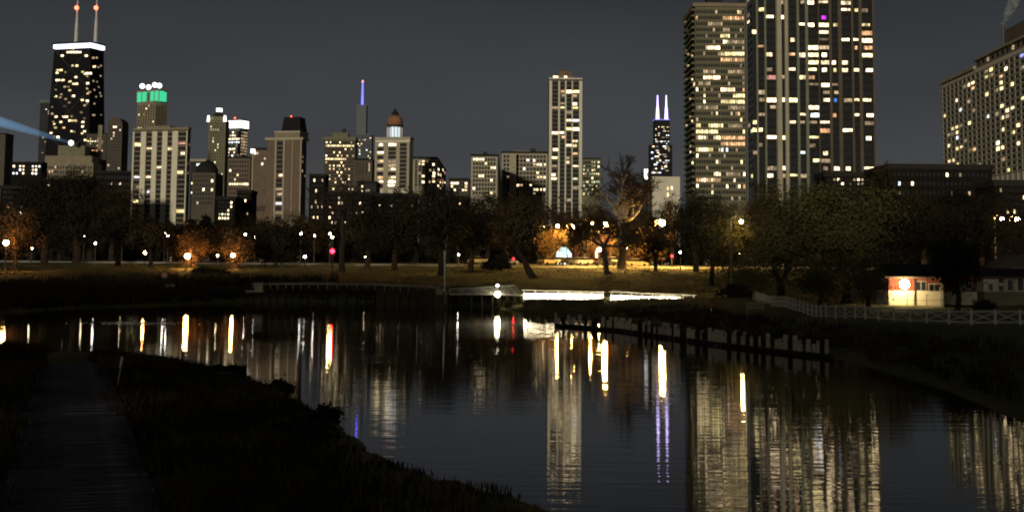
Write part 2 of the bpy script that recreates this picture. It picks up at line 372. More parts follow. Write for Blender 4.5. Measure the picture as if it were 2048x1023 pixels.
# ---------------------------------------------------------------- buildings
class Bld:
    def __init__(s, name, label, cat, L, Rr, ytop, wall, depth=25, side=None, zb=4.0, pyb=380, body=True, group=None, yref=None, slope=1.0):
        a = at(L[0], pyb, L[1]); b = at(Rr[0], pyb, Rr[1])
        a = a[:2]; b = b[:2]
        s.O = np.array([a[0], a[1], zb]); ex = b-a; s.W = float(np.linalg.norm(ex)); ex /= s.W
        s.ex = np.array([ex[0], ex[1], 0]); s.ey = np.array([-ex[1], ex[0], 0]); s.phi = math.atan2(ex[1], ex[0]); s.zb = zb
        s.dep = depth; s.label = label
        if side:
            O2 = s.O + (s.ex*s.W if side[0] == 'R' else 0)
            d = ray(side[1], pyb); # intersect plan ray with O2 + t*ey
            A = np.array([[d[0], -s.ey[0]], [d[1], -s.ey[1]]]); tt = np.linalg.solve(A, O2[:2]); s.dep = float(tt[1])
        s.H = s.zf((L[0]+Rr[0])/2 if yref is None else yref, ytop)
        s.root = thing(name, label, cat, tuple(s.O), s.phi, group)
        s.n = 0
        if body:
            mb = MB(); mb.box(0, s.W, 0, s.dep, 0, s.H); mb.build('wall', wall, s.root)
    def hit(s, px, py, face='F'):
        nrm, o = {'F': (s.ey, s.O), 'R': (s.ex, s.O+s.ex*s.W), 'L': (s.ex, s.O)}[face]
        d = ray(px, py); c = np.array([0, 0, CAMZ]); t = ((o-c)@nrm)/(d@nrm); p = c+d*t-s.O
        return p@s.ex, p@s.ey, p[2]
    def zf(s, px, py, face='F'): return s.hit(px, py, face)[2]
    def uf(s, px, py=380): return s.hit(px, py)[0]
    def box(s, name, pa, pb, ya, yb, d0, d1, mat, k=None, label=None):
        """box seen between pixels pa..pb, ya (top)..yb (bottom), from depth d0 to d1 behind the front plane"""
        u0, u1 = s.uf(pa, (ya+yb)/2), s.uf(pb, (ya+yb)/2); zt, zl = s.zf((pa+pb)/2, ya), s.zf((pa+pb)/2, yb)
        mb = MB()
        if k is None: mb.box(u0, u1, d0, d1, zl, zt)
        else: mb.frustum(u0, u1, d0, d1, zl, zt, k)
        o = mb.build(name, mat, s.root)
        if label: o['label'] = label
        return o
    def ball(s, name, px, py, rpx, mat, d=0, sq=(1, 1, 1)):
        u, w, z = s.hit(px, py); r = rpx*math.hypot(*s.O[:2])/F
        mb = MB(); mb.ball((u, d, z), r, 8, 6, sq); return mb.build(name, mat, s.root, smooth=True)
    def grid(s, cols, ytop, ybot, rows, face='F', lit=(), p=0.15, kinds='wwydo', fx=1.0, fz=0.62, pier=None, slab=None, dark=True, px=None, seed=1, each=True, maxe=300, glass=None, uniform=None, edge=True):
        r = random.Random(seed)
        if uniform:
            n_, m0, m1, fill = uniform
            LL = s.W if face == 'F' else s.dep
            w = (LL-m0-m1)/n_; iv = [(m0+w*i+w*(1-fill)/2, m0+w*(i+1)-w*(1-fill)/2) for i in range(n_)]
        else:
            if face == 'F': iv = [(s.uf(a), s.uf(b)) for a, b in cols]
            else: iv = [sorted((s.hit(a, 380, face)[1], s.hit(b, 380, face)[1])) for a, b in cols]
        if face != 'F' and not uniform: iv.sort()
        pxm = px if px is not None else (sum(cols[0])/2 if cols else None)
        if face == 'F':
            zt, zl = s.zf(pxm, ytop), s.zf(pxm, ybot)
        else:
            zt, zl = s.zf(pxm, ytop, face), s.zf(pxm, ybot, face)
        zl = max(zl, 0.5); dz = (zt-zl)/rows
        def place(u, off, z):
            if face == 'F': return (u, -off, z)
            if face == 'R': return (s.W+off, u, z)
            return (-off, u, z)
        rz = 0 if face == 'F' else math.pi/2
        chosen = {}
        for q in lit:
            a, b_, y, k = (q[0], q[0], q[1], q[2]) if len(q) == 3 else q
            for xx in np.linspace(a, b_, 1 if a == b_ else max(2, int((b_-a)/3))):
                h = s.hit(xx, y, face); u = h[0] if face == 'F' else h[1]
                row = int((zt-h[2])/dz)
                if row < 0 or row >= rows: continue
                ci = min(range(len(iv)), key=lambda i: abs((iv[i][0]+iv[i][1])/2-u) if not (iv[i][0] <= u <= iv[i][1]) else -1)
                if abs((iv[ci][0]+iv[ci][1])/2-u) > (iv[ci][1]-iv[ci][0])*1.6: continue
                chosen[(row, ci)] = k
        cells = []
        for row in range(rows):
            for ci in range(len(iv)):
                k = chosen.get((row, ci))
                if k is None and r.random() < p: k = r.choice(kinds)
                cells.append((row, ci, k))
        cache = {}; stuffd = MB(); stuffl = {}
        h = dz*fz
        cells.sort(key=lambda c: c[2] is None)
        for row, ci, k in cells:
            a, b_ = iv[ci]; w = (b_-a)*fx; uc = (a+b_)/2; zc = zt-(row+0.5)*dz
            if k is None and not dark: continue
            if (k is not None or each) and s.n < maxe:
                va = r.randrange(9) if (k and w > 1.6) else 0
                key = (round(w, 2), round(h, 2), k, va)
                if key not in cache:
                    hh = h*0.72 if (k and h > 1.7) else h
                    fw_ = (1, 1, .62, .62, .8, .8, .45, 1, .9)[va]; o1 = (0, 0, 0, .38, 0, .2, .3, 0, .05)[va]; hh *= (1, .8, 1, .85, .7, 1, 1, 1.15, .6)[va] if k else 1
                    mb = MB(); mb.box(-w/2+w*o1, -w/2+w*(o1+fw_), -0.09, 0.03, h/2-hh, h/2); cache[key] = mb.data('window', LIT[k] if k else (glass or GLASS))
                link('window', cache[key], s.root, place(uc, 0.0, zc), rz=rz if face == 'F' else (math.pi/2 if face == 'R' else -math.pi/2))
                s.n += 1
            else:
                mb = stuffd if k is None else stuffl.setdefault(k, MB())
                if face == 'F': mb.box(uc-w/2, uc+w/2, -0.09, 0.03, zc-h/2, zc+h/2)
                elif face == 'R': mb.box(s.W-0.03, s.W+0.09, uc-w/2, uc+w/2, zc-h/2, zc+h/2)
                else: mb.box(-0.09, 0.03, uc-w/2, uc+w/2, zc-h/2, zc+h/2)
        if stuffd.v: stuffd.build('unlit_windows', glass or GLASS, s.root, kind='stuff')
        for k, mb in stuffl.items(): mb.build('lit_windows', LIT[k], s.root, kind='stuff')
        LL = s.W if face == 'F' else s.dep
        if pier:
            pr, pm = pier[:2]
            ed = [0 if edge else iv[0][0]] + [x for ab in iv for x in ab] + [LL if edge else iv[-1][1]]
            for i in range(0, len(ed), 2):
                a, b_ = ed[i], ed[i+1]
                if b_-a < 0.05: continue
                mb = MB()
                top = zt+dz*0.15
                if face == 'F': mb.box(a, b_, -pr, 0.05, 0, top)
                elif face == 'R': mb.box(s.W-0.05, s.W+pr, a, b_, 0, top)
                else: mb.box(-pr, 0.05, a, b_, 0, top)
                mb.build('pier', pm if len(pier) < 3 or a < pier[2] else pier[3], s.root)
        if slab:
            pr, pm, th = slab
            mb = MB(); a, b_ = iv[0][0], iv[-1][1]
            if face == 'F': mb.box(a, b_, -pr, 0.04, -th/2, th/2)
            elif face == 'R': mb.box(s.W-0.04, s.W+pr, a, b_, -th/2, th/2)
            else: mb.box(-pr, 0.04, a, b_, -th/2, th/2)
            me = mb.data('floor_band', pm)
            for row in range(rows+1): link('floor_band', me, s.root, (0, 0, zt-row*dz))
        return zt, dz
    def parapet(s, mat, h=1.2, o=0.35):
        mb = MB(); mb.box(-o, s.W+o, -o, s.dep+o, s.H-h*0.2, s.H+h); mb.build('roof', mat, s.root)
def cz(scale, ox, oy, L):     # enlarged-crop coordinates -> photograph pixels
    out = []
    for q in L:
        if len(q) == 3: out.append((ox+q[0]/scale, oy+q[1]/scale, q[2]))
        else: out.append((ox+q[0]/scale, ox+q[1]/scale, oy+q[2]/scale, q[3]))
    return out

# 1 tapered black tower with two masts
B = Bld('tapered_tower', 'tall black tapered skyscraper with glowing white crown and two red tipped masts at far left', 'skyscraper', (96, 2250), (180, 2225), 97, M['black'], side=('R', 205), body=False, pyb=300)
Ht = B.zf(150, 97); tb = MB(); tb.frustum(-8, B.W+8, -8, B.dep+8, 0, Ht, 0.72, 0.72); tb.build('wall', M['black'], B.root)
lc = [(358,318,'w'),(390,470,298,'w'),(495,318,'w'),(535,330,'d'),(418,280,'d'),(420,375,'w'),(442,375,'y'),(540,380,'w'),(335,355,400,'y'),(330,415,'y'),(475,410,'y'),(500,520,418,'w'),(330,370,457,'w'),(437,440,'w'),(405,465,'y'),(425,450,478,'w'),(505,475,'w'),(375,495,'d'),(403,515,'y'),(325,550,'w'),(350,555,'d'),(425,547,'w'),(380,565,'d'),(475,570,'y'),(503,575,'w'),(490,600,'d'),(375,605,'d'),(400,585,'d'),(327,665,'w'),(370,400,665,'w'),(355,695,'w'),(405,445,687,'y'),(480,695,'w'),(480,720,'w'),(372,727,'o'),(325,727,'y'),(430,750,'d'),(490,748,'w'),(300,757,'w'),(340,780,'w'),(495,540,797,'y'),(305,648,'d'),(515,525,'d'),(540,655,'d'),(470,640,'d')]
# windows laid on the sloping front: each a pane set proud of the tapered face
kx0, kx1 = -8, B.W+8
def taper(z): return 1-(1-0.72)*z/Ht
cache = {}
rr = random.Random(3); used = set()
def hwin(u, z, k, w=4.2, h=2.6):
    t_ = z/Ht; y = -8 + (B.dep+16)*(1-0.72)/2*t_
    key = (w, h, k)
    if key not in cache:
        mb = MB(); mb.box(-w/2, w/2, -0.9, 0.9, -h/2, h/2); cache[key] = mb.data('window', LIT[k])
    link('window', cache[key], B.root, (u, y, z))
for q in cz(2.8425, 0, 0, lc):
    a, b_, y, k = (q[0], q[0], q[1], q[2]) if len(q) == 3 else q
    for xx in np.arange(a, b_+0.1, 6):
        u, w_, z = B.hit(xx, y); hwin(u, z, k)
for i in range(70):
    z = rr.uniform(20, Ht-30); t_ = taper(z); c = B.W/2; u = c+(rr.random()-0.5)*(B.W+8)*t_; z = round(z/3.9)*3.9
    hwin(u, z, rr.choice('ddddyo'), 3, 2.2)
for i in range(30):  # the narrow right face
    z = rr.uniform(20, Ht-10); t_ = taper(z); x = B.W/2+(B.W/2+8)*t_; y = B.dep/2+(rr.random()-.5)*B.dep*t_*0.9
    key = ('s',); 
    if key not in cache:
        mb = MB(); mb.box(-0.9, 0.9, -1.4, 1.4, -1.2, 1.2); cache[key] = mb.data('window', LIT['d'])
    link('window', cache[key], B.root, (x, y, z))
br = MB()   # the great X braces on the front
for k in range(5):
    z0, z1 = Ht*k/5, Ht*(k+1)/5
    def P_(sx_, z): t_ = taper(z); return (B.W/2+sx_*(B.W/2+8)*t_, -8.6+(B.dep+16)*0.14*z/Ht, z)
    br.tube(P_(-1, z0), P_(1, z1), 1.1, 1.1, 4); br.tube(P_(1, z0), P_(-1, z1), 1.1, 1.1, 4)
br.build('cross_brace', M['dkgrey'], B.root)
t1 = taper(Ht); xa, xb = B.W/2-(B.W/2+8)*.72, B.W/2+(B.W/2+8)*.72; ya, yb = B.dep/2-(B.dep/2+8)*.72, B.dep/2+(B.dep/2+8)*.72
mb = MB(); mb.box(xa-1, xb+1, ya-1, yb+1, Ht+1, Ht+7); mb.build('lit_crown_band', G['crown'], B.root)
mb = MB(); mb.box(xa-1.6, xb+1.6, ya-1.6, yb+1.6, Ht+8, Ht+10); mb.build('roof', M['black'], B.root)
for pxm in (139.5, 178.5):
    u, w_, z = B.hit(pxm, 12); mb = MB(); zt = B.zf(pxm, -60)
    mb.tube((u, 20, Ht+8), (u, 20, Ht+45), 3.2, 2.4, 8); mb.tube((u, 20, Ht+45), (u, 20, z), 2.0, 1.1, 8); mb.tube((u, 20, z), (u, 20, zt), 1.1, 0.4, 6)
    ms = mb.build('mast', M['white'], B.root)
    l = MB(); l.ball((u, 18, z), 3.4, 8, 6); l.build('beacon', G['aviation'], ms, smooth=True)

# helper for simple blocks: everything listed once
def block(name, label, cat, xl, xr, D, ytop, wall, rows, ncol, ybot=400, side=None, depth=25, p=0.2, kinds='wydo', fz=0.55, fill=0.6, pier=None, slab=None, lit=(), yaw=0, roof='roof', seed=1, ph=None, D2=None, each=False, sidegrid=None, parapet=True, zb=4.0, dark=True, maxe=300, m=(1, 1)):
    b_ = Bld(name, label, cat, (xl, D-yaw), (xr, (D2 or D)+yaw), ytop, M[wall], side=side, depth=depth, pyb=(ytop+ybot)/2, zb=zb)
    b_.grid(None, ytop+3, ybot, rows, lit=lit, p=p, kinds=kinds, fz=fz, uniform=(ncol, m[0], m[1], fill), pier=(pier[0], M[pier[1]]) if pier else None,
            slab=(slab[0], M[slab[1]], slab[2]) if slab else None, px=(xl+xr)/2, seed=seed, each=each, dark=dark, maxe=maxe)
    if side and sidegrid:
        n_, pp_, kk = sidegrid
        b_.grid(None, ytop+3, ybot, rows, face=side[0], p=pp_, kinds=kk, fz=fz, uniform=(n_, 1.5, 1.5, 0.55), px=(xl if side[0] == 'L' else xr), seed=seed+9, each=False, dark=dark)
    if parapet: b_.parapet(M[roof])
    for q in (ph or ()): b_.box('penthouse', q[0], q[1], q[2], ytop+1, q[3], q[4], M[q[5]], q[6] if len(q) > 6 else None)
    return b_

b2 = block('office_tower', 'slim dark tower half hidden behind the left side of the black tapered skyscraper', 'skyscraper', 78, 104, 2600, 205, 'dkgrey', 28, 5, p=0.05, kinds='dc', ybot=330, fz=0.5)
b2.box('roof_light_bar', 79, 103, 200, 206, -1, 0, M['bluish'])
b3 = block('hotel_tower', 'dark tower with rows of amber windows directly right of the tapered skyscraper base', 'skyscraper', 172, 212, 1900, 268, 'brown2', 16, 8, p=0.06, kinds='do', ybot=345, lit=cz(2.8425, 0, 0, [(485,580,797,'y'),(540,797,'w'),(555,835,'o'),(500,525,860,'o'),(540,575,862,'o'),(575,715,'d')]))
b3.box('light_stone_corner', 196, 204, 250, 330, -1.5, 4, M['tan'])
# art deco tower with the searchlight
B = Bld('stepped_stone_building', 'pale stepped stone building whose rooftop carries the blue searchlight', 'building', (62, 1850), (186, 1850), 325, M['tan'], depth=40, pyb=340)
B.grid(None, 330, 385, 6, p=0.10, kinds='dyow', uniform=(22, 1, 1, 0.5), px=120, each=False, seed=4)
B.box('upper_tier', 88, 182, 311, 326, 4, 34, M['tan']); B.box('upper_tier', 112, 166, 290, 312, 8, 30, M['olive'])
B.box('beacon_base', 140, 152, 284, 291, 12, 20, M['dkgrey'])
SL = B.hit(146, 286)
B2 = thing('searchlight', 'bright white searchlight on the stepped stone roof at far left', 'searchlight', tuple(at(146.5, 287, 1843)))
mb = MB(); mb.tube((0, 0, 0), (-4, -1, 1.2), 2.0, 3.2, 12); mb.build('drum', M['dkgrey'], B2)
mb = MB(); mb.ball((-2, -3, 0.6), 3.4, 12, 8); mb.build('lens', G['floodw'], B2, smooth=True)
mb = MB(); mb.tube((0, 0, 0), tuple(at(-120, 208, 1700)-at(146.5, 287, 1843)), 1.5, 10.5, 24)
m, n, b = newmat('blue_light_beam_in_mist'); n.nodes.remove(b)
vo = n.nodes.new('ShaderNodeVolumePrincipled'); vo.inputs['Density'].default_value = 0.0; vo.inputs['Emission Color'].default_value = (0.22, 0.5, 0.85, 1); vo.inputs['Emission Strength'].default_value = 0.02
n.links.new(vo.outputs[0], n.nodes['Material Output'].inputs['Volume'])
o = mb.build('light_beam', m, None, tuple(at(146.5, 287, 1843))); tag(o, 'pale blue searchlight beam slanting up and left across the night sky', 'light beam')

# green lantern crown tower
B = Bld('lantern_crown_tower', 'tan tower topped by four green lit lanterns with white floodlights', 'skyscraper', (274, 1900), (310, 1880), 203, M['tan'], side=('R', 334), pyb=240)
B.grid(None, 210, 330, 22, p=0.05, kinds='dyw', uniform=(7, 1, 1, 0.35), px=292, each=False, seed=12, fz=0.75, lit=cz(2.8425,0,0,[(790,658,'w'),(865,690,'w'),(780,725,'w'),(800,725,'y')]))
B.grid(None, 210, 330, 22, face='R', p=0.05, kinds='dyw', uniform=(5, 1, 1, 0.35), px=311, each=False, seed=14, fz=0.75)
for (pa, pb, d0, d1) in ((274, 294, 0, 8), (300, 318, 0, 9), (274, 290, B.dep-8, B.dep), (315, 333, B.dep-12, B.dep-2)):
    u0_, u1_ = B.uf(pa, 190), B.uf(pb, 190)
    if pa == 315: u0_, u1_ = B.W-7, B.W
    q = MB(); q.box(u0_, u1_, d0, d1, B.H, B.H+13); l_ = q.build('lantern', G['green'], B.root)
    q = MB()
    for xx in (u0_, (u0_+u1_)/2, u1_): q.box(xx-0.5, xx+0.5, d0-0.5, d0+0.1, B.H, B.H+14)
    q.box(u0_-.7, u1_+.7, d0-0.8, d1+0.8, B.H+13, B.H+15); q.build('frame', M['tan'], l_)
    q = MB(); q.ball(((u0_+u1_)/2, d0, B.H+21), 3.4, 8, 6); q.build('floodlight', G['floodw'], l_, smooth=True)
    q = MB(); q.tube(((u0_+u1_)/2, d0+1, B.H+15), ((u0_+u1_)/2, d0+1, B.H+18), 0.6, 0.6, 6); q.build('lamp_stem', M['dkgrey'], l_)
q = MB(); q.box(1, B.W-1, 1, B.dep-1, B.H, B.H+12); q.build('roof', M['brown2'], B.root)

b5 = block('rounded_top_tower', 'dark brown tower with curved crest between tapered skyscraper and lantern tower', 'skyscraper', 214, 243, 1500, 248, 'brown2', 16, 6, p=0.05, kinds='do', side=('R', 256), ybot=345, lit=[(230,254,'w'),(234,254,'w'),(248,308,'d'),(250,314,'d')], parapet=False)
q = MB(); a_ = [(b5.W/2+ b5.W/2*math.cos(t_), b5.H+7.5*math.sin(t_)) for t_ in np.linspace(0, math.pi, 13)]
nq = len(a_); q.v = [(x, 0, z) for x, z in a_]+[(x, b5.dep, z) for x, z in a_]; q.f = [tuple(range(nq-1, -1, -1)), tuple(range(nq, 2*nq))]+[(i, i+1, nq+i+1, nq+i) for i in range(nq-1)]
q.build('curved_roof', M['brown2'], b5.root)

# white ribbed apartment tower
B = Bld('ribbed_apartment_tower', 'pale apartment tower with broad white ribs and dark window columns at left', 'apartment tower', (265, 905), (374, 895), 259, M['brown2'], side=('R', 379), pyb=350)
cc = [(267, 280), (290.5, 302.5), (312.5, 323), (333.5, 343), (354.5, 371)]
ll = cz(2.8425, 0, 0, [(1030,815,'r'),(830,850,'w'),(940,970,850,'y'),(1045,880,'w'),(770,830,'y'),(895,960,'y'),(770,1005,'c'),(835,1005,'w'),(1020,985,'y'),(790,830,'y')]) + cz(2.8425, 0, 300, [(890,105,'w'),(835,232,'c'),(765,290,'y'),(1020,130,'y'),(1015,345,'y'),(765,210,'d')])
B.grid(cc, 265, 455, 20, lit=ll, p=0.0, fz=0.55, pier=(1.1, M['cream']), slab=(0.45, M['tan'], 0.5), each=True)
B.grid(None, 265, 455, 20, face='R', p=0.1, kinds='do', uniform=(3, 1, 1, 0.4), px=375, fz=0.5, each=False)
B.parapet(M['tan'])
B.box('penthouse', 285, 330, 250, 260, 6, 18, M['tan'])

# tan art-deco tower with small cupola
B = Bld('cupola_stone_tower', 'slender tan stone tower with floodlit shoulders and tiny white cupola', 'skyscraper', (416, 1700), (450, 1700), 240, M['olive'], depth=22, pyb=300)
B.grid(None, 245, 375, 22, p=0.05, kinds='dy', uniform=(6, 1.5, 1.5, 0.3), px=433, fz=0.6, lit=cz(3.009, 380, 120, [(120,412,'d'),(135,412,'d'),(150,412,'d'),(168,412,'d'),(135,487,'w'),(148,543,'w'),(148,608,'w'),(130,640,'y')]), seed=5, each=False)
B.box('upper_tier', 419, 447, 232, 241, 3, 19, M['olive'], 0.85); B.box('dome', 424, 443, 222, 233, 5, 17, M['roof'], 0.55)
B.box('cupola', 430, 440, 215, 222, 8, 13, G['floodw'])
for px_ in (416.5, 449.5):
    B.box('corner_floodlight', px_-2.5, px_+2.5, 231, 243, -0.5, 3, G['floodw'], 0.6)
# bright topped office
B = Bld('bright_topped_office', 'office block with brilliant white glowing top floors beside the cupola tower', 'skyscraper', (449, 1800), (480, 1790), 256, M['bluish'], side=('R', 495), pyb=310)
B.grid(None, 262, 375, 17, p=0.35, kinds='wycwd', uniform=(7, 1, 1, 0.75), px=465, fz=0.6, seed=6, each=False, lit=[(452,478,275,'w'),(452,478,281,'w'),(452,478,287,'c'),(455,470,300,'w')])
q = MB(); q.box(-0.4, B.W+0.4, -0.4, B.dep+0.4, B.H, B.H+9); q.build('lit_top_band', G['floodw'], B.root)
B.grid(None, 262, 330, 11, face='R', p=0.97, kinds='dddd', uniform=(5, 1, 1, 0.92), px=481, fz=0.9, each=False, seed=3)  # dim glowing panes added here stand in for the floodlit side wall
q = MB(); q.box(0, B.W, 0, B.dep, B.H+9, B.H+11); rf = q.build('roof', M['brown'], B.root)
for px_, py_ in ((468, 236), (477, 247)): B.ball('beacon', px_, py_, 1.6, G['aviation'], d=2)
q = MB(); u_, w_, z_ = B.hit(468, 236); q.tube((u_, 2, B.H+9), (u_, 2, z_), 0.5, 0.3, 6); q.build('mast', M['metal'], B.root)

block('brown_block', 'plain brown block standing before the bright topped office', 'building', 455, 500, 1150, 316, 'brown', 9, 8, p=0.08, kinds='yw', ybot=400, side=None, seed=8, lit=[(456,480,368,'y'),(485,498,372,'w')], ph=[(465, 482, 310, 4, 12, 'brown2')])
b9 = block('slab_roof_block', 'dark low block with pale lit roof edge just right of the ribbed tower', 'building', 380, 412, 1250, 322, 'dkgrey', 8, 6, p=0.22, kinds='wyc', ybot=400, seed=9)
b9.box('roof_slab', 379, 414, 318, 323, -1.5, 12, M['beige'])
b10 = block('domed_block', 'dark rounded silhouette of a domed block in front of the cupola tower', 'building', 384, 430, 900, 345, 'brown2', 7, 7, p=0.05, kinds='wd', ybot=410, parapet=False, lit=[(405,375,'w')], seed=10)
q = MB(); q.lathe([(7.2, 0), (7.0, 2.5), (5.8, 5), (3.8, 7), (1.0, 8)], 16, (b10.W/2, 9, b10.H)); q.build('dome', M['roof'], b10.root, smooth=True)

# brown brick tower with mansard
B = Bld('mansard_brick_tower', 'brown brick tower with dark mansard cap, white corner ribs and one glazed column', 'apartment tower', (533, 905), (602, 900), 279, M['brown'], side=('R', 612), pyb=350)
cc = [(552, 565)]
B.grid(cc, 282, 440, 17, p=0.05, kinds='d', fz=0.72, lit=cz(3.009, 380, 120, [(535,705,'w'),(545,800,'w'),(545,862,'c'),(520,808,'d')]), each=True)
for a_, b_ in ((548.5, 552), (565, 568.5), (583, 584.5), (599.5, 602)):
    u0_, u1_ = B.uf(a_), B.uf(b_); q = MB(); q.box(u0_, u1_, -0.7, 0.05, 0, B.H); q.build('white_rib', M['beige'], B.root)
B.grid(None, 282, 440, 17, face='R', p=0.05, kinds='d', uniform=(3, 1, 1, 0.45), px=604, fz=0.6, each=False)
q = MB(); q.box(-1.2, B.W+1.2, -1.2, B.dep+1, B.H-0.4, B.H+1.2); q.build('roof_slab', M['beige'], B.root)
B.box('penthouse', 546, 596, 264, 275, 3, 18, M['tan']); B.box('penthouse_band', 545, 597, 261, 264.5, 2.5, 18.5, M['beige'])
B.box('mansard_roof', 558, 597, 232, 262, 4, 16, M['black'], 0.8)
B.ball('beacon', 575.5, 231.5, 1.6, G['aviation'], d=6)
b12 = block('brick_wing', 'blank brown wing with a lit white roof corner left of the mansard tower', 'building', 503, 534, 918, 299, 'brown', 13, 5, p=0.0, ybot=440, dark=False, lit=[(504,509,302,'w'),(525,329,'w'),(528,314,'d'),(516,312,'d')], seed=3, depth=20)
q = MB(); q.box(0, 0.9, -0.7, 0.05, 0, b12.H); q.build('white_rib', M['beige'], b12.root)
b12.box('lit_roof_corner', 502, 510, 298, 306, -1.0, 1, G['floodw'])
q = MB(); 
for i in range(10): q.box(2+i*0.85, 2.5+i*0.85, -0.08, 0.02, b12.H*0.45+i*0.1, b12.H*0.5+i*0.1)
q.build('vent_grille', M['dkgrey'], b12.root)

# mid tower
b13 = block('grid_office_tower', 'brown gridded tower with a pale boxy penthouse left of the blue spired tower', 'apartment tower', 648, 710, 1250, 279, 'brown', 17, 15, p=0.10, kinds='wydo', ybot=395, fill=0.62, fz=0.6, side=('R', 714), pier=(0.35, 'brown2'), seed=11, ph=[(664, 695, 264, 5, 16, 'olive')],
  lit=cz(3.009, 620, 120, [(90,118,488,'w'),(100,255,524,'y'),(175,500,'y'),(180,557,'y'),(85,200,592,'y'),(185,612,'w'),(125,148,637,'y'),(165,200,637,'y'),(120,663,'y'),(165,190,668,'w'),(215,240,665,'o'),(175,697,'w'),(235,712,'w'),(195,735,'w'),(100,725,'w'),(228,770,'w'),(95,885,'w')]))
b13.box('pale_top_band', 645, 712, 274, 280, -0.6, 16, M['olive']); b13.box('antenna_box', 683, 690, 256, 265, 6, 9, M['dkgrey'])

# blue spired glass tower
B = Bld('blue_spired_tower', 'distant glass tower with glowing blue spire tipped red', 'skyscraper', (713, 3300), (743, 3300), 268, M['bluish'], depth=40, pyb=300)
B.grid(None, 270, 375, 26, p=0.10, kinds='wydc', uniform=(8, 1, 1, 0.75), px=728, fz=0.55, seed=13, each=False, glass=None,
  lit=cz(3.009, 620, 120, [(340,370,412,'w'),(325,437,'w'),(350,437,'w'),(365,470,'w'),(335,485,'y'),(285,305,500,'w'),(295,520,'w'),(300,545,'c'),(295,570,'c'),(360,555,'w'),(285,597,'w'),(290,630,'y'),(325,630,'r'),(355,630,'c'),(325,650,'c')]))
B.box('upper_tier', 712.5, 732, 209, 268, 4, 34, M['bluish']); 
for q_ in ((300, 395), (300, 425), (318, 437)):
    pass
u_, w_, z0_ = B.hit(723, 209); z1_ = B.zf(723, 163)
q = MB(); q.tube((u_, 18, z0_), (u_, 18, z1_), 2.9, 1.7, 8); sp = q.build('spire', G['spire'], B.root)
q = MB(); q.tube((u_, 18, z1_), (u_, 18, z1_+5), 2.2, 1.8, 8); q.build('spire_tip', glow('red_tip_glow', (1.0, 0.25, 0.3), 2.5), sp)
b14 = block('dark_ribbed_block', 'dark block with bright vertical light slots below the blue spired tower', 'building', 708, 744, 1150, 320, 'brown2', 1, 5, p=0.0, ybot=352, fz=0.8, fill=0.25, lit=[(717,325,'w'),(729,325,'w'),(738,325,'d')], seed=3)
block('low_lit_block', 'low dark roofed block with a row of white windows beside the dome capped tower', 'building', 714, 752, 800, 366, 'dkgrey', 3, 7, p=0.4, kinds='wyd', ybot=392, seed=22)

# dome capped apartment tower
B = Bld('dome_capped_tower', 'cream apartment tower in three window bays beneath an orange dome', 'apartment tower', (750, 905), (819, 900), 279, M['cream'], side=('R', 826), pyb=330)
cc = [(753.5, 766.5), (776, 791.5), (799, 813)]
kz = cz(3.009, 620, 120, [(465,515,500,'w'),(490,522,'w'),(415,523,'w'),(400,425,570,'w'),(412,615,'o'),(425,662,'y'),(478,658,'w'),(478,707,'y'),(398,440,728,'w'),(465,512,728,'w'),(465,512,750,'w')])
B.grid(cc, 286, 376, 11, lit=kz, p=0.06, kinds='ddo', fz=0.74, pier=(0.7, M['beige']), slab=(0.25, M['tan'], 0.7), each=True)
B.parapet(M['beige'], 1.5)
u0_, u1_ = B.uf(763, 255), B.uf(794, 255); cx_ = (u0_+u1_)/2; rr_ = (u1_-u0_)/2; dd = 12
def zz(py): return B.zf(778, py)
q = MB(); q.lathe([(rr_*1.15, B.H+1), (rr_*1.15, zz(272))], 16, (cx_, dd, 0)); q.build('drum_base', M['roof'], B.root)
for i in range(14):
    t_ = 2*math.pi*i/14; q = MB(); q.tube((cx_+rr_*0.95*math.cos(t_), dd+rr_*0.95*math.sin(t_), zz(272)), (cx_+rr_*0.95*math.cos(t_), dd+rr_*0.95*math.sin(t_), zz(251)), 0.3, 0.3, 6); q.build('column', M['white'], B.root)
q = MB(); q.lathe([(rr_*0.62, zz(272)), (rr_*0.62, zz(251))], 14, (cx_, dd, 0)); q.build('lit_lantern_core', glow('cool_lantern_glow', (0.8, 0.93, 1.0), 1.0), B.root)
q = MB(); q.lathe([(rr_*1.05, zz(251)), (rr_*1.05, zz(247))], 16, (cx_, dd, 0)); q.build('cornice', M['dkgrey'], B.root)
q = MB(); q.lathe([(rr_*1.0, zz(247)), (rr_*0.98, zz(238)), (rr_*0.82, zz(231)), (rr_*0.5, zz(227))], 16, (cx_, dd, 0)); q.build('dome', M['copper'], B.root, smooth=True)
q = MB(); q.lathe([(rr_*0.5, zz(227)), (rr_*0.45, zz(222)), (rr_*0.2, zz(219)), (0.2, zz(211))], 10, (cx_, dd, 0)); q.build('finial', M['roof'], B.root)

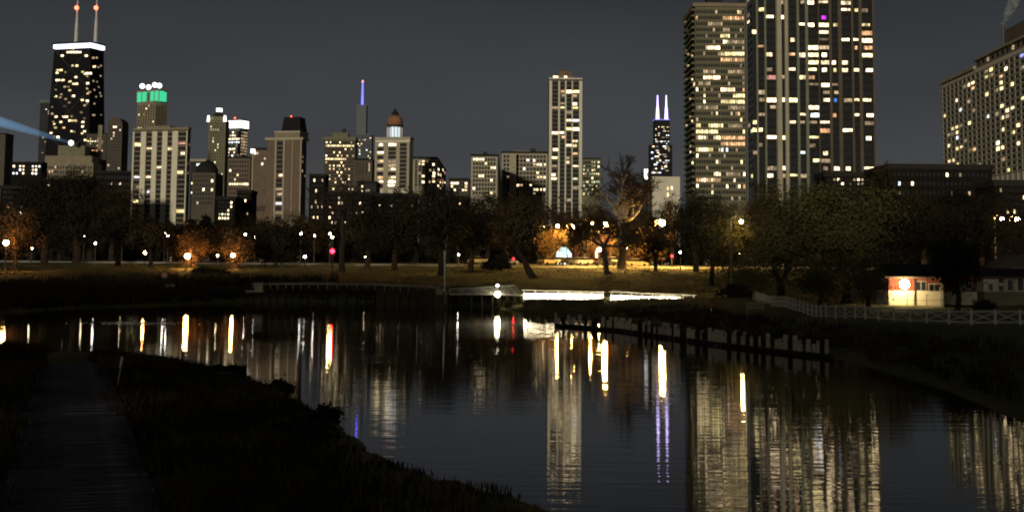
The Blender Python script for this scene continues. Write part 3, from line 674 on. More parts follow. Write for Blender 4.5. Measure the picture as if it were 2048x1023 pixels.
block('balcony_block', 'tan block with dark bays immediately right of the dome capped tower', 'apartment building', 826, 874, 1000, 317, 'tan', 9, 6, p=0.14, kinds='wyd', ybot=372, side=('R', 892), fill=0.7, fz=0.68, pier=(0.6, 'beige'), seed=15, ph=[(826, 850, 313, 3, 14, 'roof')], lit=cz(3.009, 620, 120, [(685,620,'w'),(755,622,'w'),(735,680,'w'),(685,695,'w'),(745,740,'w'),(740,662,'d'),(720,660,'d')]), sidegrid=(4, 0.4, 'wyr'))
block('lit_low_office', 'low building with glowing cream windows left of the paired slab blocks', 'building', 898, 938, 900, 360, 'brown2', 3, 6, p=0.6, kinds='wwy', ybot=383, fill=0.7, seed=16, ph=[(905, 932, 356, 2, 10, 'roof')])
block('slab_block', 'pale gridded slab block, leftmost of the low pair before the tall white framed tower', 'apartment building', 942, 995, 900, 312, 'beige', 9, 8, p=0.10, kinds='dyd', ybot=390, fill=0.7, fz=0.66, seed=17, slab=(0.4, 'beige', 0.4), pier=(0.5, 'beige'), ph=[(966, 974, 302, 5, 9, 'dkgrey')],
      lit=cz(3.198, 920, 100, [(85,145,697,'w'),(200,225,745,'w'),(95,897,'w')]), sidegrid=None, side=('R', 1003))
block('balconied_slab_block', 'wider gridded slab block touching the left edge of the tall white framed tower', 'apartment building', 1003, 1095, 1035, 306, 'beige', 10, 13, p=0.10, kinds='dydo', ybot=392, fill=0.72, fz=0.66, seed=18, slab=(0.4, 'beige', 0.4), pier=(0.5, 'beige'), ph=[(1028, 1060, 300, 4, 16, 'tan'), (1060, 1072, 296, 4, 12, 'dkgrey')],
      lit=cz(3.198, 920, 100, [(480,725,'w'),(495,548,747,'w'),(405,750,'w'),(495,535,815,'y'),(380,860,'w'),(455,860,'w'),(480,548,905,'w'),(475,705,'w'),(440,705,'c'),(257,772,'w')]))
q_ = Bld('stair_tower', 'blank cream stair shaft standing between bays of the gridded slab block', 'building', (1020, 1028), (1032, 1028), 309, M['beige'], depth=8, pyb=350); q_.parapet(M['beige'], 0.8)
q_.grid(None, 330, 380, 6, p=0.0, uniform=(1, 1.4, 1.4, 0.3), px=1026, fz=0.25)

# tall white framed tower
B = Bld('white_framed_tower', 'tall slim tower with cream frame and four dark window columns rising alone at centre', 'apartment tower', (1098, 1020), (1164, 1020), 158, M['brown2'], depth=30, pyb=280)
cc = [(1103, 1115.5), (1119, 1129), (1132, 1142.5), (1145, 1157.5)]
kz = cz(3.198, 920, 100, [(683,268,'w'),(740,268,'y'),(735,352,'w'),(745,378,'y'),(650,378,'y'),(605,378,'d'),(690,457,'w'),(740,457,'c'),(735,512,'w'),(700,512,'y'),(605,540,'w'),(650,538,'w'),(650,565,'o'),(733,595,'w'),(700,625,'w'),(730,625,'y'),(610,645,'w'),(735,675,'w'),(615,702,'y'),(690,725,'w'),(735,750,'w'),(598,805,'w'),(598,832,'w'),(730,832,'g'),(735,655,'o'),(690,700,'d'),(605,745,'d'),(650,300,'d')])
B.grid(cc, 163, 430, 32, lit=kz, p=0.03, kinds='do', fz=0.82, pier=(0.9, M['cream']), slab=(0.35, M['olive'], 0.4), each=True)
B.parapet(M['cream'], 0.8, 0.2)
B.box('penthouse', 1106, 1148, 150, 157, 4, 24, M['brown']); B.box('mechanical_drum', 1117, 1146, 139, 151, 6, 20, M['brown'], 0.85); B.box('mechanical_cap', 1122, 1140, 136, 139.5, 8, 18, M['brown2'], 0.8)
for a_ in (1107, 1112, 1129): B.box('rooftop_light', a_, a_+5, 151, 156, 2.5, 3.5, LIT['w'])
# green-white office
B = block('green_lit_office', 'small office block with pale greenish white glowing windows right of the white framed tower', 'office building', 1164, 1201, 1500, 318, 'olive', 9, 8, p=0.5, kinds='gggyd', ybot=392, fill=0.75, fz=0.6, seed=19)
# stepped black tower with twin lilac antennas
B = Bld('twin_antenna_tower', 'distant black stepped skyscraper with two glowing lilac antennas', 'skyscraper', (1309, 4350), (1340, 4350), 240, M['black'], depth=45, pyb=290)
cl = cz(3.198, 920, 100, [(1255,1290,500,'w'),(1295,1345,495,'y'),(1300,1345,515,'w'),(1250,1275,540,'w'),(1255,575,'w'),(1255,1280,588,'c'),(1290,1345,590,'c'),(1290,1335,560,'d'),(1325,1345,545,'c'),(1250,620,'c'),(1330,640,'c'),(1220,1240,620,'c'),(1270,1345,680,'c'),(1280,1320,670,'c'),(1225,680,'c'),(1220,655,'c'),(1240,665,'d'),(1300,645,'d')])
B.grid(None, 244, 352, 26, lit=cl, p=0.08, kinds='cdwdc', uniform=(9, 2, 2, 0.8), px=1325, fz=0.5, seed=20, each=False)
B.box('lower_tier', 1297, 1343, 291, 400, -22, 0-0.5, M['black'])
q = MB(); rr = random.Random(5)
for i in range(46):
    pa = rr.uniform(1299, 1338); py_ = 294+4*int(rr.uniform(0, 14)); k = rr.choice('ccddw')
    u_, w_, z_ = B.hit(pa, py_); q = MB(); q.box(u_*0.995-3, u_*0.995+rr.uniform(0, 6), -22.3, -21.8, z_-1.5, z_+1.5); q.build('window', LIT[k], B.root)
for pc_ in (1316.5, 1334):
    u_, w_, z0_ = B.hit(pc_, 241); z1_ = B.zf(pc_, 214); z2_ = B.zf(pc_, 189)
    q = MB(); q.tube((u_, 20, z0_), (u_, 20, z1_), 5.6, 3.4, 8); q.tube((u_, 20, z1_), (u_, 20, z2_), 2.6, 1.2, 8); q.build('antenna', G['antenna'], B.root)
q = MB(); q.box(0, B.W, -0.5, 45, B.H, B.H+2.5); q.build('lit_roof_edge', LIT['v'], B.root)
b_ = block('beige_hall', 'low blank beige building directly under the twin antenna skyscraper', 'building', 1303, 1360, 620, 353, 'cream', 3, 6, p=0.0, ybot=396, dark=False, lit=[(1334,374,'w'),(1342,374,'w'),(1334,384,'y')], fill=0.3, fz=0.5, depth=20, parapet=False)
b_ = Bld('illuminated_pylon', 'small bright white illuminated pylon left of the beige hall', 'sign', (1286, 610), (1297, 610), 336, M['dkgrey'], depth=1.0, pyb=350)
b_.box('sign_face', 1288.5, 1295.5, 338, 358, -0.35, -0.05, G['floodw'])

# rounded balcony tower
B = Bld('balconied_tower', 'tall rounded corner apartment tower wrapped in balconies and cream lit bays', 'apartment tower', (1391, 690), (1491, 690), 13, M['olive'], depth=28, side=('L', 1371), pyb=200)
c1 = [(1393+i*4.95, 1393+i*4.95+3.7) for i in range(10)]; c2 = [(1443+i*4.85, 1443+i*4.85+3.6) for i in range(10)]
kz = cz(2.557, 1340, 0, [(272,375,85,'o'),(265,300,180,'y'),(270,290,210,'w'),(300,385,210,'d'),(190,250,238,'w'),(265,385,265,'y'),(265,385,300,'o'),(185,252,385,'w'),(130,450,'w'),(180,480,'w'),(175,505,'w'),(262,330,470,'w'),(330,385,478,'y'),(270,385,508,'y'),(140,240,540,'d'),(135,155,630,'y'),(200,250,630,'y'),(300,370,630,'d'),(140,235,662,'y'),(150,180,690,'w'),(225,250,690,'y'),(262,385,718,'o'),(270,385,750,'o'),(135,220,752,'y'),(135,180,780,'w'),(270,290,780,'c'),(235,820,'w'),(130,250,905,'o'),(225,255,895,'w'),(380,880,'w'),(140,935,'w'),(170,180,935,'w'),(210,930,'y'),(330,935,'w'),(360,375,940,'w'),(290,965,'w'),(380,965,'o'),(270,300,155,'d'),(200,250,125,'d'),(300,360,360,'d'),(180,230,360,'d'),(150,200,420,'d'),(300,380,565,'d'),(290,350,880,'d')])
B.grid(c1+c2, 18, 402, 32, lit=kz, p=0.11, kinds='ddyodd', fz=0.55, pier=(0.25, M['olive']), slab=(0.8, M['tan'], 0.28), each=True)
B.grid(None, 18, 378, 30, face='L', uniform=(5, 1, 1, 0.6), p=0.10, kinds='dwy', px=1390, fz=0.5, slab=(1.4, M['olive'], 0.9), each=False, lit=[(1378,60,'w'),(1376,64,'w')], seed=9)
q = MB(); q.box(B.W+.3, B.W+6.5, -.6, 24, 0, B.H+40); q.build('blue_grey_flank', M['bluish'], B.root)
q = MB()
B.parapet(M['tan'], 1.4, 1.3)
B.box('penthouse', 1409, 1466, 0, 12, 6, 22, M['brown2']); B.box('penthouse', 1420, 1450, -14, 0, 8, 20, M['roof'])
for i in range(7): 
    q = MB(); u_ = B.W*(0.2+0.09*i); q.tube((u_, 6, B.H+1), (u_, 6, B.H+6), 0.12, 0.12, 5); q.build('roof_post', M['metal'], B.root)

# big dark tower, top beyond the frame
B = Bld('pinstriped_tower', 'largest near tower with vertical grey piers and many lit rooms, cropped by photo top', 'apartment tower', (1507, 575), (1750, 575), -150, M['roof'], depth=14, pyb=200)
B.grid(None, -135, 375, 34, face='L', uniform=(2, .6, .6, 0.8), p=0.10, kinds='dyw', px=1507, fz=0.6, each=False, seed=19)
q = MB(); q.box(-.05, 0.0, 0.0, 14, 0, B.H); q.build('flank_panel', M['bluish'], B.root)
cc_ = [(427,446),(455,488),(498,547),(572,591),(613,655),(668,699),(714,766),(771,822),(835,868),(887,937),(948,975),(992,1046)]
cc = [(1340+a/2.557, 1340+b/2.557) for a, b in cc_]
LL = [(455,65,'y'),(500,85,'w'),(525,85,'y'),(580,88,'w'),(465,235,'o'),(522,275,'w'),(628,200,'w'),(630,270,'o'),(675,280,'w'),(625,352,'w'),(522,385,'r'),(675,392,'y'),(520,500,'w'),(580,500,'w'),(633,500,'y'),(470,490,'d'),(480,510,'d'),(520,692,'w'),(580,692,'y'),(475,665,'w'),(440,612,'y'),(625,620,'w'),(683,580,'w'),(740,580,'c'),(738,543,'w'),(688,768,'c'),(740,695,'y'),(525,915,'w'),(735,15,'w'),(790,15,'w'),(890,15,'w'),(905,50,'w'),(960,50,'y'),(1010,45,'d'),(790,98,'p'),(683,128,'w'),(735,130,'w'),(790,128,'y'),(848,125,'y'),(790,165,'w'),(735,245,'w'),(735,285,'y'),(790,275,'w'),(740,320,'y'),(790,320,'w'),(852,315,'w'),(905,315,'w'),(735,355,'y'),(790,355,'w'),(905,352,'w'),(962,352,'y'),(1020,352,'w'),(740,395,'o'),(792,435,'w'),(795,470,'d'),(795,510,'w'),(852,465,'d'),(852,505,'b'),(905,500,'d'),(965,505,'y'),(1015,505,'y'),(965,580,'w'),(1020,582,'w'),(855,580,'o'),(795,625,'w'),(795,660,'o'),(912,655,'w'),(1022,692,'w'),(912,200,'w'),(960,205,'w'),(1020,200,'w'),(960,240,'o'),(1020,235,'o'),(795,775,'w'),(770,808,'d'),(720,815,'y'),(795,850,'d'),(858,850,'o'),(915,850,'w'),(1030,848,'w'),(860,880,'w'),(1030,882,'w'),(1015,930,'d'),(585,850,'w'),(585,885,'d'),(700,920,'d'),(500,275,'w'),(525,355,'d'),(585,385,'d'),(520,850,'d'),(438,790,'d'),(440,160,'y'),(470,590,'d'),(1015,650,'d'),(850,430,'d')]
kz = cz(2.557, 1340, 0, LL)
# crop coordinates x for this tower run to 1046 -> pixel 1749
B.grid(cc, -135, 375, 34, lit=kz, p=0.07, kinds='dydwo', fz=0.66, pier=(0.8, M['greypier'], 22.0, M['brown2']), slab=(0.2, M['roof'], 0.35), each=True, maxe=300)
B.parapet(M['dkgrey'])
# white ribs on the left part stand out
for a_, b_ in ((1556, 1565), (1572, 1577.5)):
    u0_, u1_ = B.uf(a_), B.uf(b_); q = MB(); q.box(u0_, u1_, -1.3, -0.82, 0, B.H); q.build('bright_rib', M['beige'], B.root)

# long balconied block receding at the right edge
B = Bld('long_apartment_block', 'long balconied apartment block receding at the right edge of the photo', 'apartment building', (1887, 830), (2130, 634), 168, M['cream'], depth=30, pyb=300, yref=1887)
zt_ = B.H
kz = cz(2.558, 1740, 0, [(505,435,'w'),(540,420,'w'),(540,455,'o'),(440,515,'w'),(460,570,'c'),(440,655,'y'),(520,632,'y'),(450,708,'c'),(400,750,'w'),(410,430,832,'w'),(545,750,'o'),(590,398,'y'),(605,345,'d'),(615,400,'d'),(655,460,'d'),(675,405,'o'),(710,265,'w'),(710,350,'w'),(770,278,'v'),(680,530,'w'),(715,565,'w'),(685,585,'w'),(735,563,'y'),(683,665,'y'),(775,640,'w'),(685,755,'y'),(775,735,'w'),(600,850,'y'),(775,510,'y'),(600,605,'c'),(470,650,'d'),(560,850,'d')])
B.grid(None, 176, 372, 19, uniform=(24, 0.5, 0.5, 0.72), p=0.09, kinds='dyydw', px=1887, fz=0.52, lit=kz, slab=(0.45, M['beige'], 0.7), pier=(0.4, M['beige']), each=True, seed=21)
q = MB(); q.box(-1.3, B.W*0.34, -1.5, 30, B.H, B.H+1.6); q.build('roof_edge', M['beige'], B.root)
q = MB(); q.box(B.W*0.34, B.W, 0, 30, B.H, B.H+4.0); up_ = q.build('upper_floors', M['tan'], B.root)
for i in range(15):
    q = MB(); uu = B.W*0.36+i*(B.W*0.62/15); q.box(uu, uu+3.2, -0.1, 0.1, B.H+1.2, B.H+3.2); q.build('window', LIT['d'] if i % 5 == 2 else (LIT['v'] if i == 11 else GLASS), B.root)
q = MB(); q.box(B.W*0.34-0.5, B.W+0.5, -1.5, 30, B.H+4.0, B.H+5.2); q.build('roof_edge', M['beige'], B.root)
uu = B.hit(1990, 90)[0]
q = MB(); q.box(uu-8, uu+35, 8, 24, B.H+5.2, B.H+17); q.build('penthouse', M['brown'], B.root)
q = MB(); fu = B.hit(1972, 70)[0]; q.tube((fu, 9, B.H+5), (fu, 9, B.H+20), 0.9, 0.9, 8); q.build('flue', M['metal'], B.root)
fl = B.O + B.ex*fu + B.ey*9 + np.array([0, 0, B.H+20])
m, n, b = newmat('steam'); n.nodes.remove(b)
vo = n.nodes.new('ShaderNodeVolumePrincipled'); vo.inputs['Color'].default_value = (0.9, 0.9, 0.9, 1)
t = n.nodes.new('ShaderNodeTexCoord'); no = n.nodes.new('ShaderNodeTexNoise'); no.inputs['Scale'].default_value = 0.35; mr = n.nodes.new('ShaderNodeMapRange'); mr.inputs[1].default_value = 0.38; mr.inputs[2].default_value = 0.7; mr.inputs[4].default_value = 0.45
n.links.new(t.outputs['Object'], no.inputs['Vector']); n.links.new(no.outputs['Fac'], mr.inputs[0]); n.links.new(mr.outputs[0], vo.inputs['Density']); n.links.new(vo.outputs[0], n.nodes['Material Output'].inputs['Volume'])
q = MB()
for i in range(7): q.ball((1.3*i, 0, 1.5+i*2.6), 1.3+0.45*i, 12, 8)
o = q.build('steam_plume', m, None, tuple(fl), smooth=True); o['kind'] = 'stuff'; o['label'] = 'thin grey steam rising from the rooftop at top right'; o['category'] = 'steam'

# low dark long building in front of it and other low buildings among the trees
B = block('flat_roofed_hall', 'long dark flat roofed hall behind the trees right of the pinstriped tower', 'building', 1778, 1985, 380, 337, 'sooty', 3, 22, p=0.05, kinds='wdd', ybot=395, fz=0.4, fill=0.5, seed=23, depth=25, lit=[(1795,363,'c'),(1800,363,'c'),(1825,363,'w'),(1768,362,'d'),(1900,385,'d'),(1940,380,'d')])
low = [
 ('low_rise', 'low block with four cream roof lights in a row at far left', 22, 84, 1300, 326, 'sooty', 3, 9, 0.35, 'wwc', 350, 31),
 ('low_rise', 'dim brown low rise beneath the searchlight building', 90, 172, 800, 362, 'sooty', 5, 14, 0.10, 'wdo', 420, 32),
 ('low_rise', 'dark low rise with cool white windows at the left photo edge', 0, 60, 620, 376, 'sooty', 5, 10, 0.12, 'cwd', 430, 33),
 ('low_rise', 'brown low rise squeezed left of the ribbed apartment tower', 188, 262, 960, 345, 'sooty', 7, 12, 0.07, 'wod', 440, 34),
 ('low_rise', 'low rise with stacked yellow lit bays under the brown block', 432, 470, 620, 398, 'sooty', 5, 5, 0.5, 'yywd', 440, 35),
 ('low_rise', 'dark narrow low rise right of the yellow lit bays', 474, 502, 640, 385, 'sooty', 6, 4, 0.15, 'wd', 440, 36),
 ('low_rise', 'reddish low rise behind bare branches right of the mansard tower', 618, 650, 760, 352, 'sooty', 8, 6, 0.22, 'worr', 440, 37),
 ('low_rise', 'scatter lit low rise in front of the gridded brown tower', 652, 745, 640, 388, 'sooty', 6, 14, 0.16, 'wwdo', 450, 38),
 ('low_rise', 'low rise with dim windows under the dome capped tower', 750, 832, 560, 392, 'sooty', 5, 12, 0.10, 'wwd', 450, 39),
 ('low_rise', 'faint low rise just under the balconied tan block', 838, 935, 520, 398, 'sooty', 4, 14, 0.08, 'wd', 440, 40),
 ('low_rise', 'small lit shopfront block under the pinstriped tower', 1650, 1760, 420, 352, 'sooty', 3, 12, 0.3, 'wdd', 380, 42),
 ('low_rise', 'dark low rise right of the flat roofed hall', 1990, 2060, 330, 370, 'sooty', 4, 8, 0.08, 'ydd', 430, 43),
]
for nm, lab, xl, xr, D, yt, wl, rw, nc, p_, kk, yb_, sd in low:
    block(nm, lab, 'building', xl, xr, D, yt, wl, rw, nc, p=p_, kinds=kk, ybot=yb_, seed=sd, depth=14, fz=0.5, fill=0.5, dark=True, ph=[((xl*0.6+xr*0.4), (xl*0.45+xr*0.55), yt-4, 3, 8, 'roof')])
b_ = block('edge_tower', 'dim grey tower sliver cut by the left edge of the photo', 'skyscraper', -18, 9, 1500, 268, 'brown2', 14, 5, p=0.03, kinds='d', dark=False, ybot=370, seed=50)

# ---------------------------------------------------------------- trees
def leaves(cent, rad, n_cl, per, ls, spread, rg, flat=0.35):
    cl = rg.normal(size=(n_cl, 3)); cl /= np.linalg.norm(cl, axis=1)[:, None]
    rr_ = rg.random(n_cl)**0.42; cl = cl*rr_[:, None]
    lump = 1+0.16*np.sin(cl[:, 0]*5+rg.random()*6)+0.14*np.cos(cl[:, 2]*7+rg.random()*6)+0.1*rg.normal(size=n_cl)
    cl = cl*lump[:, None]*rad + cent
    c = np.repeat(cl, per, 0) + rg.normal(size=(n_cl*per, 3))*spread*np.array([1, 1, 0.75])
    N = len(c); cc_ = np.repeat(cl, per, 0); nn = (c-cc_)/(np.linalg.norm(c-cc_, axis=1)[:, None]+1e-6)*0.6 + (c-cent)/(np.linalg.norm(c-cent, axis=1)[:, None]+1e-6) + rg.normal(size=(N, 3))*0.35
    nn /= np.linalg.norm(nn, axis=1)[:, None]
    a = np.cross(nn, rg.normal(size=(N, 3))); a /= np.linalg.norm(a, axis=1)[:, None]
    b = np.cross(nn, a)
    s = ls*(0.6+0.8*rg.random((N, 1)))
    v = np.stack([c-a*s, c-b*s*0.55, c+a*s, c+b*s*0.55], 1).reshape(-1, 3)
    return v, cl
def limb(mb, p, q, r1, r2, rg, k=3, wig=0.12):
    p = np.array(p, float); q = np.array(q, float); L = np.linalg.norm(q-p); pr = p
    for i in range(1, k+1):
        t_ = i/k; c = p+(q-p)*t_ + (rg.normal(size=3)*wig*L*0.3 if i < k else 0)
        mb.tube(pr, c, r1+(r2-r1)*(i-1)/k, r1+(r2-r1)*t_, 6 if r1 > 0.08 else 4, cap=False); pr = c
def make_tree(label, px, D, ytop, ycb, rpx, leaf, lean=0, ncl=None, dens=1.0, cx=None, bark='bark', seed=None, group='park trees', name='tree', base=None, tr=None, rdepth=1.0, ls=0.30):
    rg = np.random.default_rng(seed if seed is not None else int(px*7+D))
    x = at(px, 540, D)[0]; z0 = hz(x, D)-0.1
    top = at(px, ytop, D)[2]; cb = at(px, ycb, D)[2]; rx = rpx*D/F
    cxm = 0 if cx is None else (cx-px)*D/F
    root = thing(name, label, 'tree', (x, D, z0), 0, group)
    ct = np.array([cxm, 0, (top+cb)/2-z0]); rad = np.array([rx, rx*0.85*rdepth, (top-cb)/2])
    vol = (rad[0]*rad[1]*rad[2])
    n_ = ncl or int(np.clip((52 if leaf in ('dark', 'oliveleaf') else 38)*dens*vol**0.55/6, 45, 520))
    fine = 0.62; v, cl = leaves(ct, rad*0.95, n_, 72 if D < 200 else 56, ls*fine*(0.85 if D < 200 else 1.1), 0.55+0.04*rx, rg)
    link('crown', npmesh('crown', v, 4, M[leaf]), root)
    mb = MB(); tr_ = tr or max(0.18, 0.035*(top-z0)); h1 = max(1.2, (cb-z0)*1.0+0.15*(top-cb))
    fork = np.array([cxm*0.35+lean, 0, h1]); limb(mb, (0, 0, 0), fork, tr_*1.25, tr_*0.8, rg, 4, 0.08)
    mb.tube((0, 0, -0.3), (0, 0, 0.35), tr_*1.8, tr_*1.25, 8, cap=False)
    sel = cl[rg.permutation(len(cl))[:26]]
    mains = []
    for i in range(5):
        t_ = fork + (ct + rad*np.array([math.cos(i*1.26+0.3), math.sin(i*1.26), 0.1*i])*0.5 - fork)*0.8; mains.append(t_)
        limb(mb, fork, t_, tr_*0.55, tr_*0.3, rg, 3, 0.25)
    for c in sel:
        j = min(range(5), key=lambda i: np.linalg.norm(mains[i]-c)); limb(mb, mains[j], c, tr_*0.22, 0.03, rg, 2, 0.3)
    mb.build('trunk', M[bark], root, smooth=True)
    return root
def bare_tree(label, px, D, ytop, rpx, ysplit, tr, seed, bark='bark', cx=None, levels=6, leaf=None, name='bare_tree', group='park trees', tilt=(0.0, 0.0), spread=0.85):
    rg = np.random.default_rng(seed); x = at(px, 540, D)[0]; z0 = hz(x, D)-0.1
    H = at(px, ytop, D)[2]-z0; hs = at(px, ysplit, D)[2]-z0; rx = rpx*D/F
    root = thing(name, label, 'tree', (x, D, z0), 0, group)
    mb = MB(); tw = MB(); tips = []
    lean = np.array([tilt[0], tilt[1], 0])*hs
    f0 = lean+np.array([0, 0, hs])
    limb(mb, (0, 0, 0), f0, tr*1.15, tr*0.85, rg, 5, 0.06); mb.tube((0, 0, -0.3), (0, 0, 0.4), tr*1.7, tr*1.15, 8, cap=False)
    def grow(p, d, L, r, lv):
        k = 3; pr = p; dd_ = d.copy()
        for i in range(k):
            dd_ = dd_+rg.normal(size=3)*0.20; dd_[2] += 0.05; dd_ /= np.linalg.norm(dd_)
            q = pr+dd_*L/k; (mb if lv >= 3 else tw).tube(pr, q, r*(1-0.25*i/k), r*(1-0.25*(i+1)/k), 5 if lv > 2 else 3, cap=False); pr = q
            if lv > 0 and i > 0 and rg.random() < 0.75:
                sd = dd_+rg.normal(size=3)*0.8; sd /= np.linalg.norm(sd); grow(q, sd, L*0.6, r*0.42, lv-1 if lv > 1 else 0)
        if lv == 0: tips.append(pr); return
        for j in range(2):
            sd = dd_+rg.normal(size=3)*0.55; sd[2] = abs(sd[2])*0.8 if rg.random() < 0.7 else sd[2]
            e_ = (pr[0]-0)/max(rx, 1)
            sd[0] -= 0.35*e_**3; sd /= np.linalg.norm(sd); grow(pr, sd, L*0.76, r*0.66, lv-1)
    n0 = 6 if levels > 6 else 4
    for i in range(n0):
        a_ = (i-(n0-1)/2)/((n0-1)/2)*spread+0.1*rg.normal(); d = np.array([math.sin(a_), 0.55*rg.normal(), math.cos(a_)]); d /= np.linalg.norm(d)
        grow(f0, d, (H-hs)*0.30, tr*0.55, levels-2)
    mb.build('trunk', M[bark], root, smooth=True); tw.build('twigs', M['bark'], root)
    if leaf:
        tp = np.array(tips); rg2 = rg; c = np.repeat(tp, 5, 0)+rg2.normal(size=(len(tp)*5, 3))*0.5
        N = len(c); a = rg2.normal(size=(N, 3))*0.17; b = rg2.normal(size=(N, 3))*0.1
        link('crown', npmesh('crown', np.stack([c-a, c-b, c+a, c+b], 1).reshape(-1, 3), 4, M[leaf]), root)
    return root
T = [
 # label, px, D, ytop, ycb, rpx, leaf, lean, cx
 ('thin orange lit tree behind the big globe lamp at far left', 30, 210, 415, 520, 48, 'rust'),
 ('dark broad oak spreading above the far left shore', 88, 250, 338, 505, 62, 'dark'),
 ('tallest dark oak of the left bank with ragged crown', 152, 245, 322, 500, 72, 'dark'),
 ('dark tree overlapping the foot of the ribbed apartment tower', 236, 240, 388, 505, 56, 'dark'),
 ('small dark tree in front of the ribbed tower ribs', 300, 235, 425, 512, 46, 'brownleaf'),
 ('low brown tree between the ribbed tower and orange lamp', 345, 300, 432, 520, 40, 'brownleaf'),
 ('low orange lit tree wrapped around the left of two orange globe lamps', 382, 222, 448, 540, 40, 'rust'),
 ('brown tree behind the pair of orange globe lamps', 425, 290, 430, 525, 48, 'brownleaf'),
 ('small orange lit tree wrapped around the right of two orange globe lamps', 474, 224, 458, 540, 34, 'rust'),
 ('dark round oak on the lawn left of the red signal', 553, 235, 440, 530, 60, 'dark'),
 ('distant dark tree behind the round oak', 505, 300, 428, 520, 50, 'dark'),
 ('hazy brown tree below the gridded brown tower', 612, 320, 420, 520, 42, 'brownleaf'),
 ('dark oak directly right of the red signal', 735, 240, 385, 520, 56, 'dark'),
 ('wide dark oak under the dome capped tower', 790, 225, 378, 510, 66, 'dark'),
 ('dark oak with thick twin trunks behind the white pole', 882, 205, 372, 500, 64, 'dark'),
 ('dark tree right of the twin trunked oak', 942, 215, 385, 510, 54, 'dark'),
 ('brown leaning tree on the lawn left of the parked cars', 1068, 200, 382, 512, 62, 'brownleaf'),
 ('brown oak behind the leaning lawn tree', 1010, 250, 392, 505, 48, 'brownleaf'),
 ('dense dark tree between the bare tree and the willows', 1392, 230, 388, 520, 50, 'dark'),
 ('small leafy tree standing before the street right of the bare tree', 1312, 235, 440, 525, 42, 'brownleaf'),
 ('round olive willow behind the small dark post', 1462, 165, 388, 560, 66, 'oliveleaf'),
 ('tall olive brown tree between the two big willows', 1560, 150, 372, 596, 74, 'oliveleaf'),
 ('huge rounded olive willow, broadest crown at right', 1692, 140, 352, 606, 108, 'oliveleaf'),
 ('dark tree behind the cottage with the porch lamp', 1812, 150, 372, 560, 72, 'dark'),
 ('dark tree above the white cottages', 1915, 160, 378, 550, 78, 'dark'),
 ('dark tree at the right photo edge by the orange street lamps', 2025, 190, 398, 545, 56, 'brownleaf'),
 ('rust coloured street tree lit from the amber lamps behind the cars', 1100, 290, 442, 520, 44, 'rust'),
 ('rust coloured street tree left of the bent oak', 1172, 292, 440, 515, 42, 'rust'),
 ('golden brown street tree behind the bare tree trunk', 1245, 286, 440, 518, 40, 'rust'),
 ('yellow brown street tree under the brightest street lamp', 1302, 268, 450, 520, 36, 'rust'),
 ('dark background tree under the low lit office', 915, 330, 398, 510, 60, 'dark'),
 ('dark background tree under the paired slab blocks', 975, 340, 388, 505, 54, 'dark'),
 ('dark background tree under the white framed tower', 1130, 350, 398, 510, 52, 'brownleaf'),
 ('brown background tree filling the gap behind the bare tree', 1200, 355, 388, 510, 46, 'brownleaf'),
 ('brown background tree between bare tree and beige hall', 1278, 352, 392, 510, 48, 'brownleaf'),
 ('dark background tree under the mansard tower', 565, 360, 430, 520, 52, 'brownleaf'),
 ('background tree under the beige hall', 1345, 360, 392, 500, 44, 'brownleaf'),
 ('background tree below the rounded balcony tower', 1420, 340, 376, 500, 52, 'dark'),
 ('background tree under the left half of the pinstriped tower', 1535, 300, 366, 500, 60, 'dark'),
 ('background tree under the right half of the pinstriped tower', 1640, 290, 362, 500, 62, 'dark'),
 ('background tree right of the pinstriped tower foot', 1745, 280, 352, 500, 60, 'dark'),
 ('background tree in front of the flat roofed hall', 1850, 270, 372, 500, 64, 'dark'),
 ('background tree under the long receding block', 1965, 280, 378, 500, 60, 'dark'),
 ('tall brown tree top rising left of the searchlight building', 62, 330, 352, 500, 44, 'brownleaf'),
 ('tall brown tree top in front of the searchlight building', 118, 340, 338, 500, 52, 'brownleaf'),
 ('brown tree top left of the ribbed tower, nearest its ribs', 222, 330, 358, 500, 44, 'brownleaf'),
 ('brown tree top between searchlight building and ribbed tower', 180, 350, 348, 500, 40, 'brownleaf'),
 ('background tree at far left behind the thin orange lit tree', -10, 320, 388, 510, 60, 'dark'),
]
for q in T:
    lab, px, D, yt, yc, rp, lf = q
    lean = 0; kw = {}
    if 'leaning tree' in lab: kw = dict(lean=-2.3, cx=1050)
    if 'huge rounded' in lab: kw = dict(dens=1.6)
    if 'twin trunk' in lab: kw = dict(tr=0.42)
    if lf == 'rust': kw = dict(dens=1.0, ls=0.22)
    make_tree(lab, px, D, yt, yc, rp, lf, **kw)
make_tree('low olive shrub tree at the left end of the white fence', 1500, 142, 530, 590, 34, 'oliveleaf', name='shrub', group='shrubs', ls=0.2)
make_tree('slim dark tree whose trunk stands before the white cottage wall', 1913, 112, 470, 580, 42, 'dark')
make_tree('low leafy olive bush left of the porch lamp cottage', 1735, 122, 520, 602, 40, 'oliveleaf', name='shrub', group='shrubs', ls=0.2)
make_tree('olive bush under the huge willow by the fence', 1640, 125, 530, 605, 44, 'oliveleaf', name='shrub', group='shrubs', ls=0.2)
bare_tree('tall bare tree with pale trunk rising above all others near centre right', 1243, 250, 298, 78, 440, 0.8, 21, bark='palebark', levels=7)
bare_tree('dark bent oak with a long limb reaching left over the parked cars', 1216, 215, 392, 80, 492, 0.42, 8, levels=6, leaf='brownleaf', tilt=(-0.16, 0), spread=1.35)
bare_tree('tall dark open branched tree beside the red signal', 684, 215, 330, 58, 440, 0.42, 31, levels=6)
bare_tree('small bare tree standing alone on the lawn at right of the strip lights', 1424, 185, 470, 24, 520, 0.30, 5, levels=4)
bare_tree('thin bare tree beside the mansard tower foot', 655, 380, 360, 34, 470, 0.3, 12, levels=5)
